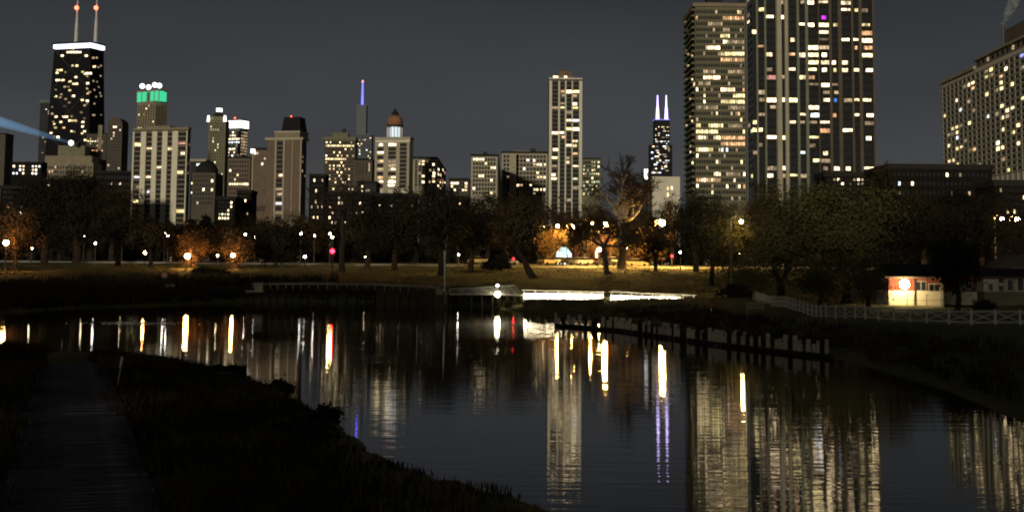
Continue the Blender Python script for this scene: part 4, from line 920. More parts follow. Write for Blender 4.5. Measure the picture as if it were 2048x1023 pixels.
bare_tree('wispy bare tree on the horizon right of the pinstriped tower', 1775, 330, 308, 34, 360, 0.3, 14, levels=5)
bare_tree('wispy bare tree left of the balconied round tower foot', 1345, 300, 380, 34, 450, 0.3, 15, levels=5)

# the far-off wood behind the street, one mass below the towers
rgw = np.random.default_rng(77); NW = 26000
pxs = rgw.uniform(-260, 2320, NW); Dw = rgw.uniform(372, 400, NW)
topz = 12.5+2.2*np.sin(pxs*.021)+1.6*np.sin(pxs*.063+1)+1.2*np.sin(pxs*.17)
xw = (pxs-1024)/2870*Dw; zw = 4.5+(topz-4.5)*rgw.random(NW)**.55
c = np.stack([xw, Dw, zw], -1); a = rgw.normal(size=(NW, 3))*.75; b = rgw.normal(size=(NW, 3))*.55
o = link('distant_wood', npmesh('distant_wood', np.stack([c-a, c-b, c+a, c+b], 1).reshape(-1, 3), 4, M['dark']), kind='stuff'); o['label'] = 'far belt of dark trees beneath the towers'
# unseen leaf mass added behind the viewpoint to shade the near bank
NB = 15000
c = np.stack([rgw.uniform(-210, 95, NB), rgw.uniform(-58, -40, NB), np.zeros(NB)], -1)
c[:, 2] = 2+(25+3*np.sin(c[:, 0]*.14)+2*np.sin(c[:, 0]*.41))*rgw.random(NB)**.8
a = rgw.normal(size=(NB, 3))*.8; b = rgw.normal(size=(NB, 3))*.6
o = link('unseen_shade_mass', npmesh('unseen_shade_mass', np.stack([c-a, c-b, c+a, c+b], 1).reshape(-1, 3), 4, M['dark']), kind='stuff'); o['label'] = 'unseen leaf mass added behind the viewpoint for shade'

# ---------------------------------------------------------------- lamps
def park_lamp(label, px, py, D, g, r, x=None):
    r = r*(0.72 if g in ('white', 'cream') else 1.0)
    p = at(px, py, D); z0 = hz(p[0], D); root = thing('park_lamp', label, 'lamp', (p[0], D, z0), 0, 'globe lamps in the park')
    h = max(p[2]-z0, 1.5)
    mb = MB(); mb.tube((0, 0, -0.3), (0, 0, 0.6), 0.16, 0.10, 8); mb.tube((0, 0, 0.6), (0, 0, h-r), 0.07, 0.05, 8); mb.build('post', M['metal'], root)
    mb = MB(); mb.ball((0, 0, h), r, 10, 8); mb.build('globe', G[g], root, smooth=True)
    mb = MB(); mb.lathe([(r*0.55, r*0.85), (r*0.4, r*1.15), (0.03, r*1.5)], 8, (0, 0, h)); mb.build('cap', M['metal'], root)
def street_lamp(label, px, py, D, g, r, arm=1.2):
    p = at(px, py, D); z0 = hz(p[0], D); root = thing('street_lamp', label, 'street lamp', (p[0]-arm, D, z0), 0, 'street lamps')
    h = p[2]-z0
    mb = MB(); mb.tube((0, 0, -0.3), (0, 0, h+0.4), 0.13, 0.08, 8); mb.build('post', M['metal'], root)
    mb = MB(); mb.tube((0, 0, h+0.35), (arm*0.55, 0, h+0.6), 0.05, 0.05, 6); mb.tube((arm*0.55, 0, h+0.6), (arm, 0, h+r+0.1), 0.05, 0.05, 6); mb.build('arm', M['metal'], root)
    mb = MB(); mb.lathe([(r*0.9, 0), (r*0.7, r*0.5), (0.06, r*0.8)], 8, (arm, 0, h+r*0.75)); mb.build('lamp_head', M['metal'], root)
    mb = MB(); mb.ball((arm, 0, h), r, 10, 8); mb.build('bulb', G[g], root, smooth=True)
LP = [
 ('biggest orange globe lamp at the far left edge of the park', 12, 485, 205, 'orange', .36),
 ('orange globe lamp, left of the two glowing in low trees', 375, 512, 219, 'orange', .36),
 ('orange globe lamp, right of the two glowing in low trees', 466, 510, 221, 'orange', .25),
 ('small orange globe lamp right of the dark left oaks', 290, 505, 245, 'orange', .22),
 ('pale lamp beside the biggest orange globe lamp', 64, 496, 250, 'cream', .2),
 ('pale lamp in the dark gap left of the slim post lamp', 168, 472, 280, 'cream', .2),
 ('white lamp on a visible dark post in the left lawn', 191, 486, 240, 'white', .22),
 ('small cream lamp under the ribbed tower', 245, 470, 290, 'cream', .2),
 ('upper of two touching white lamps below the ribbed tower', 330, 466, 270, 'white', .28),
 ('lower of two touching white lamps below the ribbed tower', 336, 472, 262, 'white', .28),
 ('small yellow green lamp between the two orange globes', 435, 511, 250, 'cream', .22),
 ('white lamp above and right of the right orange globe', 491, 468, 290, 'white', .28),
 ('second white lamp right of the orange globes', 510, 474, 285, 'white', .28),
 ('white lamp above the round oak by the lawn', 602, 467, 270, 'white', .34),
 ('faint white lamp left of the red signal', 629, 471, 280, 'white', .2),
 ('upper yellow lamp above the red signal', 660, 467, 240, 'yellow', .15),
 ('lower yellow lamp above the red signal', 665, 474, 236, 'yellow', .15),
 ('low white lamp at the lit lawn edge', 610, 513, 255, 'white', .3),
 ('faint low lamp right of the dark oak near the lawn', 731, 515, 260, 'cream', .2),
 ('upper of two small yellow lamps above the white pole', 892, 460, 210, 'yellow', .16),
 ('lower of two small yellow lamps above the white pole', 888, 465, 208, 'yellow', .16),
 ('small white lamp low between the dark trunks at centre', 917, 509, 260, 'white', .2),
 ('low warm lamp behind the bent oak trunk', 1198, 499, 285, 'yellow', .36),
 ('tiny warm lamp right of the pale bare trunk', 1255, 495, 290, 'yellow', .22),
 ('white lamp right of the small red light by the street', 1361, 504, 250, 'white', .24),
 ('small pale lamp under the olive willow', 1478, 506, 240, 'cream', .16),
]
for l in LP: park_lamp(*l)
SLP = [
 ('street lamp at left end of the amber row, over the leaning tree', 1028, 458, 285, 'yellow', .34),
 ('pale street lamp second in the amber row', 1088, 455, 330, 'cream', .26),
 ('amber street lamp third in the row above the cars', 1115, 451, 300, 'yellow', .32),
 ('amber street lamp fourth in the row above the cars', 1146, 453, 285, 'amber', .38),
 ('amber street lamp fifth in the row left of the bent oak', 1182, 447, 280, 'amber', .38),
 ('bright amber street lamp close left of the bare tree trunk', 1210, 450, 262, 'amber', .48),
 ('brightest amber street lamp right of the bare tree', 1324, 445, 258, 'amber', .52),
 ('amber street lamp glowing through the round olive willow', 1483, 443, 160, 'yellow', .2),
 ('left and smaller of two amber street lamps at the right edge', 2004, 437, 230, 'amber', .24),
 ('right and larger of two amber street lamps at the right edge', 2035, 439, 215, 'amber', .36),
]
for l in SLP: street_lamp(*l)
# street furniture off to the sides of the lit scene: red signals
def signal(label, px, py, D, r):
    p = at(px, py, D); z0 = hz(p[0], D); root = thing('traffic_signal', label, 'traffic light', (p[0], D, z0), 0, 'red traffic signals'); h = p[2]-z0
    mb = MB(); mb.tube((0, 0, -0.2), (0, 0, h-0.7), 0.12, 0.10, 8); mb.build('post', M['dkgrey'], root)
    mb = MB(); mb.box(-0.26, 0.26, -0.02, 0.25, h-0.75, h+0.45); mb.build('housing', M['black'], root)
    mb = MB(); mb.ball((0, -0.12, h), r, 10, 8); mb.build('red_lens', G['red'], root, smooth=True)
    for k in (0.4, 0.75):
        mb = MB(); mb.ball((0, -0.03, h-k), 0.1, 8, 6); mb.build('unlit_lens', M['dkgrey'], root, smooth=True)
signal('bright red signal on a dark post beside the open branched tree', 665, 502, 205, 0.30)
signal('small red signal by the street right of the strip lights trees', 1344, 512, 262, 0.16)
signal('dim red signal behind the shrubs left of the parked cars', 1027, 517, 270, 0.15)

# ---------------------------------------------------------------- parked cars
def car(label, px, D, rz, paint, red=False):
    x = at(px, 530, D)[0]; z0 = hz(x, D)+0.10 if abs(D-272) < 8 else hz(x, D)
    root = thing('parked_car', label, 'car', (x, D, z0), rz, 'cars parked along the lit street')
    pr = [(-2.2, .35), (-2.25, .75), (-2.05, .95), (-1.5, 1.0), (1.1, .98), (2.0, .85), (2.22, .65), (2.2, .35)]
    mb = MB(); n_ = len(pr); mb.v = [(a, -.88, b_) for a, b_ in pr]+[(a, .88, b_) for a, b_ in pr]
    mb.f = [tuple(range(n_)), tuple(range(2*n_-1, n_-1, -1))]+[(i, n_+i, n_+(i+1) % n_, (i+1) % n_) for i in range(n_)]
    bd = mb.build('body', paint, root)
    cb = [(-1.75, .99), (-1.2, 1.42), (.25, 1.45), (1.0, .985)]
    mb = MB(); mb.v = [(a, -.80+(b_-.98)*0.35, b_) for a, b_ in cb]+[(a, .80-(b_-.98)*0.35, b_) for a, b_ in cb]
    mb.f = [(0, 1, 2, 3), (7, 6, 5, 4), (0, 4, 5, 1), (2, 6, 7, 3), (0, 3, 7, 4), (1, 5, 6, 2)]; mb.build('windows', M['carglass'], root)
    mb = MB(); mb.box(-1.15, .22, -.62, .62, 1.445, 1.49); mb.build('roof', paint, root)
    for sx_ in (-1.35, 1.38):
        for sy in (-1, 1):
            mb = MB(); mb.tube((sx_, sy*.72, .33), (sx_, sy*.92, .33), .33, .33, 12); mb.build('wheel', M['rubber'], root)
    for sy in (-1, 1):
        mb = MB(); mb.box(2.12, 2.24, sy*.62-.14, sy*.62+.14, .6, .75); mb.build('headlight', M['whitemetal'], root)
        mb = MB(); mb.box(-2.28, -2.18, sy*.62-.14, sy*.62+.14, .68, .86); mb.build('tail_light', G['red'] if red else M['redbrick'], root)
def paint(nm, c): return surf(nm, c, 0.3, 0.1, 1.0, spec=0.6)
pw, ps, pb_, pd, pt = paint('white_paint', (.6, .6, .56)), paint('silver_paint', (.4, .4, .38)), paint('black_paint', (.03, .03, .03)), paint('grey_paint', (.15, .15, .15)), paint('tan_paint', (.3, .25, .16))
car('tan car parked at the left end of the lit row', 1096, 270, 0.9, pt)
car('white car second in the lit row', 1119, 274, 1.0, pw)
car('dark car third in the lit row beneath the cyan pavilion', 1140, 270, 1.05, pb_)
car('silver car fourth in the lit row left of the bent oak', 1160, 272, 1.0, ps)
car('pale car fifth in the lit row close behind silver car', 1171, 276, 1.0, pw)
car('black car half hidden by the bent oak trunk', 1211, 271, 0.6, pb_)
car('white car between the bent oak and the pale trunk', 1229, 276, 0.5, pw)
car('pale cream car immediately right of the pale bare trunk', 1271, 266, 0.45, pt)
car('dark car with red tail lights behind the shrubs at centre left', 1012, 270, 0.3, pd, False)
car('grey car in the shade further left behind the dark trunks', 958, 272, 0.2, ps)
B = thing('glass_pavilion', 'small glass pavilion glowing pale cyan behind the parked cars', 'pavilion', tuple(at(1127, 531, 330)*np.array([1, 1, 0])+np.array([0, 0, 4.6])))
mb = MB(); mb.frustum(-1.9, 1.9, -1.5, 1.5, 2.4, 4.1, 0.35); mb.build('roof', G['sign'], B)
for i in range(4):
    mb = MB(); mb.box(-1.8+i*0.92, -1.0+i*0.92, -1.45, -1.38, .3, 2.3); mb.build('glass_pane', G['sign'] if i != 2 else G['floodw'], B)
for i in range(5):
    mb = MB(); mb.box(-1.92+i*.93, -1.82+i*.93, -1.5, -1.4, 0, 2.5); mb.build('frame_post', M['dkgrey'], B)
B = Bld('brick_house', 'low warm lit brick house behind the parked cars', 'house', (1150, 350), (1225, 352), 468, M['redbrick'], depth=10, pyb=500, zb=4.3)
B.grid(None, 474, 520, 2, uniform=(6, 0.6, 0.6, 0.45), p=0.25, kinds='wyo', px=1187, fz=0.55, each=True, seed=2)
q = MB(); q.frustum(-.5, B.W+.5, -.5, 10.5, B.H, B.H+2.4, 0.7, 0.05); q.build('roof', M['roof'], B.root)

# ---------------------------------------------------------------- boardwalk on the far shore
def deckline(px, py, D): p = at(px, py, D); return p
bw = thing('boardwalk', 'long low timber boardwalk with pale edge along the far shore, left of the white pole', 'boardwalk', tuple(at(690, 585, 158)*np.array([1, 1, 0])))
o_ = np.array(bw.location)
pts = [at(505, 566, 160), at(620, 565, 160), at(760, 567, 157), at(880, 573, 154)]
def lerp(P_, t_):
    k = t_*(len(P_)-1); i = min(int(k), len(P_)-2); return P_[i]+(P_[i+1]-P_[i])*(k-i)
nb = 44
pl = MB(); pl.box(-0.26, 0.26, 0, 2.2, -0.09, 0.0); pld = pl.data('deck_board', M['palewood'])
for i in range(nb):
    p0 = lerp(pts, (i+0.5)/nb)-o_
    link('deck_board', pld, bw, (p0[0], p0[1], p0[2]+rnd.uniform(-.02, .02)))
    mb = MB(); h_ = p0[2]; 
    px__ = (p0[0]+rnd.uniform(-.06, .06), p0[1]-.08, p0[2]); lo_ = rnd.uniform(.55, .75)
    if i % 2 == 0:
        mb.tube((0, 0, -lo_), (0, 0, -0.02), .07, .06, 7); mb.build('post', M['palewood'], bw, px__)
        mb = MB(); mb.tube((0, 0, -h_-0.6), (0, 0, -lo_), .13, .11, 7); mb.build('pile', M['darkwood'], bw, px__)
for i in range(len(pts)-1):
    a, b_ = pts[i]-o_, pts[i+1]-o_; mb = MB(); mb.tube(a+[0, -.12, -.12], b_+[0, -.12, -.12], .10, .10, 4); mb.build('edge_beam', M['palewood'], bw)
    mb = MB(); mb.tube(a+[0, .1, -1.0], b_+[0, .1, -1.0], .07, .07, 4); mb.build('cross_beam', M['darkwood'], bw)
# lower broken timber landing (x 755-880)
ld = thing('timber_landing', 'dark timber landing on short piles in front of the boardwalk, left of the white pole', 'jetty', tuple(at(815, 598, 150)*np.array([1, 1, 0])))
o_ = np.array(ld.location)
for i in range(22):
    p = at(755+i*6, 577+rnd.uniform(-2, 3), 151)-o_; mb = MB(); mb.tube((0, 0, -p[2]-.5), (0, 0, 0), .11, .1, 7); mb.build('pile', M['wood'], ld, tuple(p))
for i in range(9):
    a = at(752+i*15, 590+rnd.uniform(-1, 2), 151)-o_; mb = MB(); mb.box(0, .74, -.5, .5, -.1, 0); mb.build('deck_board', M['wood'], ld, tuple(a))
# white landing stage with pole
st = thing('landing_stage', 'small pale landing stage with white boxes at the foot of the tall white pole', 'jetty', tuple(at(892, 588, 150)*np.array([1, 1, 0]))); o_ = np.array(st.location)
for (pa, pb, ya, yb_, nm) in ((872, 890, 577, 584, 'locker'), (872, 894, 584, 589, 'platform'), (874, 888, 567, 569, 'handrail')):
    a = at(pa, ya, 150)-o_; b_ = at(pb, yb_, 150)-o_; mb = MB(); mb.box(a[0], b_[0], -.5, .5, b_[2], a[2]); mb.build(nm, M['palewood'], st)
for px_ in (873, 880, 887, 893):
    a = at(px_, 589, 150)-o_; mb = MB(); mb.tube((a[0], 0, -.5), (a[0], 0, a[2]), .07, .07, 6); mb.build('post', M['wood'], st)
wp = thing('white_pole', 'tall slim white pole standing at the water edge under two yellow lamps', 'pole', tuple(at(889, 583, 149.5))); 
p = at(889, 462, 149.5)-np.array(wp.location); p2 = at(889, 505, 149.5)-np.array(wp.location)
mb = MB(); mb.tube((0, 0, 0), (p2[0], 0, p2[2]), .065, .05, 8); mb.build('shaft', M['whitemetal'], wp)
mb = MB(); mb.ball((p2[0], 0, p2[2]+.06), .09, 8, 6); mb.build('cap', M['whitemetal'], wp)
mb = MB(); mb.tube((0, 0, -1.2), (0, 0, 0.02), .12, .12, 8); mb.build('base', M['metal'], wp)
# white balustrade walkway
wk = thing('walkway', 'white railed walkway with balusters between the white pole and the strip lights', 'walkway', tuple(at(970, 590, 150)*np.array([1, 1, 0]))); o_ = np.array(wk.location)
tp = [at(899, 577, 150), at(950, 575, 150), at(1030, 570, 151)]; bt = [at(899, 588, 150), at(985, 587.5, 150), at(1045, 590, 150)]
for i in range(2):
    mb = MB(); mb.tube(tp[i]-o_, tp[i+1]-o_, .045, .045, 6); mb.build('rail', M['whitepaint'], wk)
    mb = MB(); mb.tube(bt[i]-o_, bt[i+1]-o_, .09, .09, 4); mb.build('deck_edge', M['whitepaint'], wk)
for i in range(34):
    t_ = i/33; a = lerp(bt, t_)-o_; b_ = lerp(tp, t_)-o_; mb = MB(); r_ = .045 if i % 6 == 0 else .022
    mb.tube(a, b_, r_, r_, 5); mb.build('baluster', M['whitepaint'], wk)
for i in range(9):
    a = lerp(bt, i/8)-o_; mb = MB(); mb.tube((a[0], a[1]+.3, -.6), a+[0, .3, 0], .1, .1, 7); mb.build('pile', M['darkwood'], wk)
# lantern and kiosk at 995
lb = thing('bollard_light', 'bright cream round bollard light at the right end of the white railed walkway', 'lamp', tuple(at(995, 600, 149.2)*np.array([1, 1, 0])+[0, 0, 1.1]))
mb = MB(); a = at(995, 588, 149.2)-np.array(lb.location); mb.tube((0, 0, -.4), (a[0], 0, a[2]), .08, .06, 8); mb.build('post', M['metal'], lb)
mb = MB(); mb.ball(a, .30, 12, 8); mb.build('globe', G['led'], lb, smooth=True)
lb = thing('bollard_light', 'tiny cream light just above the bright bollard light', 'lamp', tuple(at(995, 582, 151.5)))
mb = MB(); a = at(995, 571, 151.5)-np.array(lb.location); mb.tube((0, 0, -.4), (a[0], 0, a[2]), .04, .03, 8); mb.build('post', M['metal'], lb)
mb = MB(); mb.ball(a, .13, 10, 8); mb.build('globe', G['led'], lb, smooth=True)
# strip lights: two long glowing tubes under a handrail
def striplight(label, px0, px1, y0, y1, D, th, nseg):
    a0, b0_ = at(px0, y0, D), at(px1, y1, D); c_ = (a0+b0_)/2; root = thing('strip_light_rail', label, 'light rail', (c_[0], c_[1], 0.9), 0, 'glowing strip light rails')
    o_ = np.array(root.location); L = b0_-a0
    for i in range(nseg):
        p, q_ = a0+L*(i/nseg)-o_, a0+L*((i+1)/nseg-.002)-o_
        mb = MB(); mb.tube(p, q_, th, th, 8); mb.build('light_tube', G['led'], root)
    mb = MB(); mb.tube(a0-o_+[-.3, .08, .62], b0_-o_+[.3, .08, .50], .035, .035, 6); mb.build('handrail', M['whitepaint'], root)
    mb = MB(); mb.box(min(a0[0], b0_[0])-o_[0]-.4, max(a0[0], b0_[0])-o_[0]+.4, .35, 1.9, min(a0[2], b0_[2])-.9-.36, min(a0[2], b0_[2])-.9-.26); mb.build('deck', M['wood'], root)
    for i in range(nseg+1):
        p = a0+L*(i/nseg)-o_; mb = MB(); mb.tube(p+[0, .09, -1.4], p+[0, .09, .6], .05, .04, 6); mb.build('post', M['whitepaint'], root)
striplight('longer left glowing strip light along the far boardwalk rail', 1048, 1206, 591.5, 593.5, 150, .27, 7)
striplight('right glowing strip light whose end slopes down toward the willows', 1222, 1388, 595, 600, 147, .22, 8)
mb = MB(); a = at(1225, 580, 150); b_ = at(1390, 597, 146); rr_ = thing('ramp_rail', 'sloping white ramp rail above the right strip light', 'railing', tuple(a)); 
mb.tube((0, 0, 0), b_-a, .03, .03, 6); mb.build('rail', M['whitepaint'], rr_)
mb = MB(); mb.tube((1.5, 0, -.25), b_-a+[0, 0, .12], .03, .03, 6); mb.build('rail', M['whitepaint'], rr_)
for i in range(6):
    p = (b_-a)*(i/5); mb = MB(); mb.tube(p+[0, 0, -1.0], p+[0, 0, .02], .035, .03, 6); mb.build('post', M['whitepaint'], rr_)

# row of old piles in the water with a floating boom
pr_ = thing('pile_row', 'curving row of weathered timber piles standing in the pond below the strip lights', 'breakwater', tuple(onz(1380, 690, 0))); o_ = np.array(pr_.location)
prl = [(1112, 651), (1160, 655), (1240, 662), (1330, 675), (1400, 685), (1500, 698), (1580, 707), (1662, 716)]
P3 = [onz(a, b_, 0) for a, b_ in prl]
cum = [0]
for i in range(1, len(P3)): cum.append(cum[-1]+np.linalg.norm(P3[i]-P3[i-1]))
def along(s_):
    for i in range(1, len(P3)):
        if s_ <= cum[i]: return P3[i-1]+(P3[i]-P3[i-1])*(s_-cum[i-1])/(cum[i]-cum[i-1])
    return P3[-1]
s_ = 0; PILE = surf('bleached_pile_wood', (0.50, 0.43, 0.33), 0.9, 0.35, 2.0, bump=0.2)
while s_ < cum[-1]:
    p = along(s_)-o_; h_ = rnd.uniform(.62, .98); r_ = rnd.uniform(.09, .15)
    mb = MB(); mb.tube((0, 0, -.6), (rnd.uniform(-.04, .04), 0, h_), r_*1.1, r_, 8); mb.build('pile', M['darkwood'] if rnd.random() < .42 else PILE, pr_, tuple(p))
    s_ += rnd.choice([.34, .38, .44, .5, .8, .36])
for i in range(len(P3)-1):
    mb = MB(); mb.tube(P3[i]-o_+[0, -.16, .10], P3[i+1]-o_+[0, -.16, .10], .13, .13, 6); mb.build('boom_log', M['darkwood'], pr_)
    if i < 99:
        mb = MB(); mb.tube(P3[i]-o_+[0, .14, .62], P3[i+1]-o_+[0, .14, .62], .05, .05, 4); mb.build('waling_beam', M['darkwood'], pr_)

# ---------------------------------------------------------------- white X fence and cottages at right
fn = thing('white_fence', 'white wooden fence with crossed braces curving along the right bank', 'fence', (0, 0, 0))
fl_ = [(1505, 143), (1545, 126), (1590, 112), (1650, 101), (1740, 94), (1850, 89), (1960, 86), (2090, 83)]
FP = [np.array([at(a, 600, d)[0], d]) for a, d in fl_]
fn.location = (FP[3][0], FP[3][1], 0); fo = np.array([FP[3][0], FP[3][1], 0])
seg = [0]
for i in range(1, len(FP)): seg.append(seg[-1]+np.linalg.norm(FP[i]-FP[i-1]))
def fpos(s_):
    for i in range(1, len(FP)):
        if s_ <= seg[i]+1e-6:
            p = FP[i-1]+(FP[i]-FP[i-1])*(s_-seg[i-1])/(seg[i]-seg[i-1]); break
    else: p = FP[-1]
    return np.array([p[0], p[1], hz(p[0], p[1])])
nbay = int(seg[-1]/1.55); fp_ = [fpos(seg[-1]*i/nbay) for i in range(nbay+1)]
for i, p in enumerate(fp_):
    mb = MB(); mb.box(-.055, .055, -.055, .055, -.2, .84); mb.frustum(-.075, .075, -.075, .075, .84, .90, 0.3); mb.build('post', M['fencepaint'], fn, tuple(p-fo))
    if i == nbay: break
    q_ = fp_[i+1]; d_ = q_-p
    for (z1, z2, nm) in ((.77, .77, 'rail'), (.14, .14, 'rail'), (.18, .73, 'brace'), (.73, .18, 'brace')):
        mb = MB(); mb.tube((0, 0, z1), tuple(d_+[0, 0, z2]), .038 if nm == 'rail' else .028, .038 if nm == 'rail' else .028, 4); mb.build(nm, M['fencepaint'], fn, tuple(p-fo))

def cottage(label, xl, xr, D, ybase, yeave, ridge_py, upper, lower, split_py, details, porch=False, depth=4.5):
    a = at(xl, ybase, D); b_ = at(xr, ybase, D); z0 = hz((a[0]+b_[0])/2, D)
    root = thing('cottage', label, 'cottage', (a[0], D, z0)); w = b_[0]-a[0]
    ze = at((xl+xr)/2, yeave, D)[2]-z0; zs = at((xl+xr)/2, split_py, D)[2]-z0; zr = at((xl+xr)/2, ridge_py, D+2)[2]-z0
    mb = MB(); mb.box(0, w, 0, depth, -.3, zs); mb.build('lower_wall', M[lower], root)
    # upper wall made of vertical boards
    nbd = max(6, int(w/0.28))
    for i in range(nbd):
        mb = MB(); g_ = rnd.uniform(0, .015); mb.box(i*w/nbd+.008, (i+1)*w/nbd-.008, .03-g_, .12, zs, ze); mb.build('wall_board', M[upper], root)
    mb = MB(); mb.box(0, w, .12, depth, zs, ze); mb.build('upper_wall', M[upper], root)
    mb = MB(); mb.v = [(-.5, -.7, ze-.12), (w+.5, -.7, ze-.12), (w+.5, depth+.5, ze-.12), (-.5, depth+.5, ze-.12), (-.1, depth/2, zr), (w+.1, depth/2, zr)]
    mb.f = [(0, 1, 5, 4), (2, 3, 4, 5), (0, 4, 3), (1, 2, 5), (3, 2, 1, 0)]; rf = mb.build('roof', M['roof'], root)
    mb = MB(); mb.box(-.5, w+.5, -.76, -.7, ze-.2, ze-.04); mb.build('eave_board', M['wood'], rf)
    for (pa, pb, ya, yb_, mt, nm) in details:
        u0_ = at(pa, ya, D)[0]-a[0]; u1_ = at(pb, ya, D)[0]-a[0]; z1 = at(pa, ya, D)[2]-z0; z2 = at(pa, yb_, D)[2]-z0
        if nm == 'window':
            f_ = MB(); f_.box(u0_-.06, u1_+.06, -.03, .02, z2-.06, z1+.06); fo_ = f_.build('window', M['whitepaint'], root)
            g_ = MB(); g_.box(u0_, u1_, -.045, -.031, z2, z1); g_.build('pane', GLASS if mt is None else mt, fo_)
            g_ = MB(); g_.box((u0_+u1_)/2-.02, (u0_+u1_)/2+.02, -.06, -.046, z2, z1); g_.build('glazing_bar', M['whitepaint'], fo_)
        else:
            f_ = MB(); f_.box(u0_, u1_, -.12, .02, z2, z1); f_.build(nm, mt, root)
    return root, a, z0, w, zs, ze
c1, a, z0, w, zs, ze = cottage('red and cream cottage with a blazing porch lamp behind the white fence', 1778, 1888, 128, 612, 552, 528, 'redbrick', 'creamwall', 581,
   [(1832, 1851, 563, 580, None, 'window'), (1858, 1878, 568, 581, None, 'window'), (1879, 1885, 552, 612, M['whitepaint'], 'corner_post'), (1828.5, 1830.5, 555, 612, M['darkwood'], 'porch_post'), (1778, 1886, 610, 613, M['kerb'], 'plinth')])
for px_ in (1815, 1829, 1854):
    u_ = at(px_, 600, 126.6)[0]-a[0]; mb = MB(); mb.tube((u_, -1.3, -.1), (u_, -1.3, 1.0), .03, .03, 6); mb.build('porch_rail_post', M['metal'], c1)
mb = MB(); mb.tube((0, -1.3, .45), (w, -1.3, .5), .02, .02, 6); mb.build('porch_rail', M['metal'], c1)
mb = MB(); mb.tube((.2, -1.3, 1.0), (1.1, -1.3, .45), .02, .02, 6); mb.build('porch_rail', M['metal'], c1)
lm = thing('porch_lamp', 'blazing white porch lamp hanging under the cottage eave', 'lamp', tuple(at(1809, 568, 126.7)))
mb = MB(); mb.ball((0, -.05, 0), .40, 14, 10); mb.build('globe', G['porch'], lm, smooth=True)
mb = MB(); mb.tube((0, -.05, .35), (0, .5, .72), .03, .03, 6); mb.build('bracket', M['metal'], lm)
mb = MB(); mb.lathe([(.22, 0), (.1, .12)], 10, (0, -.05, .28)); mb.build('cap', M['metal'], lm)
c2, a2, z02, w2, zs2, ze2 = cottage('red walled cottage with pale lower wall right of the slim dark trunk', 1901, 1968, 134, 614, 548, 520, 'redbrick', 'creamwall', 583,
   [(1931, 1943, 565, 577, None, 'window'), (1915, 1923, 565, 577, None, 'window'), (1966, 1974, 556, 586, M['whitepaint'], 'corner_post')])
c3, a3, z03, w3, zs3, ze3 = cottage('white gabled cottage with dark arched windows at the right edge', 1969, 2070, 132, 614, 552, 536, 'creamwall', 'olive', 583,
   [(1978, 1984, 568, 580, None, 'window'), (1998, 2006, 556, 565, None, 'window'), (1998, 2006, 571, 582, None, 'window'), (2016, 2024, 560, 580, None, 'window'), (2036, 2045, 555, 580, None, 'window'), (2008, 2011, 552, 585, M['whitepaint'], 'trim'), (2026, 2030, 555, 583, M['whitepaint'], 'trim')])
gb = thing('gatehouse', 'white gable with warm lit roof edge at the extreme right', 'building', tuple(at(2045, 612, 138)*np.array([1, 1, 0])+[0, 0, 1.1]))
mb = MB(); mb.box(-2.6, 3, 0, 4, -.3, 3.5); mb.build('wall', M['creamwall'], gb)
mb = MB(); mb.v = [(-3, -.4, 3.5), (3.4, -.4, 3.5), (3.4, 4.4, 3.5), (-3, 4.4, 3.5), (.2, -.4, 4.9), (.2, 4.4, 4.9)]; mb.f = [(0, 1, 4), (1, 2, 5, 4), (2, 3, 5), (3, 0, 4, 5), (3, 2, 1, 0)]; mb.build('roof', M['brown2'], gb)
mb = MB(); mb.box(-1.2, 3, -.5, -.4, 3.3, 3.55); mb.build('eave_board', M['whitepaint'], gb)
for i in range(3):
    mb = MB(); mb.box(-1.9+i*1.5, -1.2+i*1.5, -.04, 0, 1.4, 2.9); mb.build('window', GLASS, gb)

# ---------------------------------------------------------------- small things
def lump(name, label, cat, px, D, z, parts_, group=None):
    x = at(px, 560, D)[0]; root = thing(name, label, cat, (x, D, hz(x, D) if z is None else z), 0, group); return root
# notice boards / box / disc on the left far bank
s1 = thing('notice_board', 'low yellowish notice board on the left far bank', 'sign', tuple(at(340, 584, 165)*np.array([1, 1, 0])+[0, 0, hz(at(340, 584, 165)[0], 165)]))
z_ = at(340, 571, 165)[2]-s1.location[2]
mb = MB(); mb.box(-.55, .55, -.03, .03, z_-.16, z_+.16); mb.build('board', M['palewood'], s1)
for sx_ in (-.45, .45): mb = MB(); mb.box(sx_-.04, sx_+.04, .03, .08, -.2, z_+.16); mb.build('post', M['wood'], s1)
s1 = thing('round_sign', 'small pinkish round sign on a post on the left far bank', 'sign', tuple(at(328, 584, 168)*np.array([1, 1, 0])+[0, 0, hz(at(328, 584, 168)[0], 168)]))
z_ = at(328, 550, 168)[2]-s1.location[2]
mb = MB(); mb.tube((0, -.05, z_), (0, .05, z_), .33, .33, 16); mb.build('disc', surf('pinkish_disc_paint', (.45, .24, .2), .7, .2, 2), s1)
mb = MB(); mb.tube((0, .09, -.2), (0, .09, z_+.2), .04, .04, 6); mb.build('post', M['metal'], s1)
s1 = thing('utility_box', 'pale square box at the left end of the timber boardwalk', 'box', tuple(at(518, 572, 158.5)-np.array([0, 0, .35])))
mb = MB(); mb.box(-.42, .42, -.3, .3, -.1, .68); mb.build('cabinet', M['palewood'], s1)
mb = MB(); mb.box(-.48, .48, -.36, .36, .68, .75); mb.build('lid', M['kerb'], s1)
mb = MB(); mb.box(-1.4, .5, -.4, .4, -.3, -.1); mb.build('plinth', M['kerb'], s1)
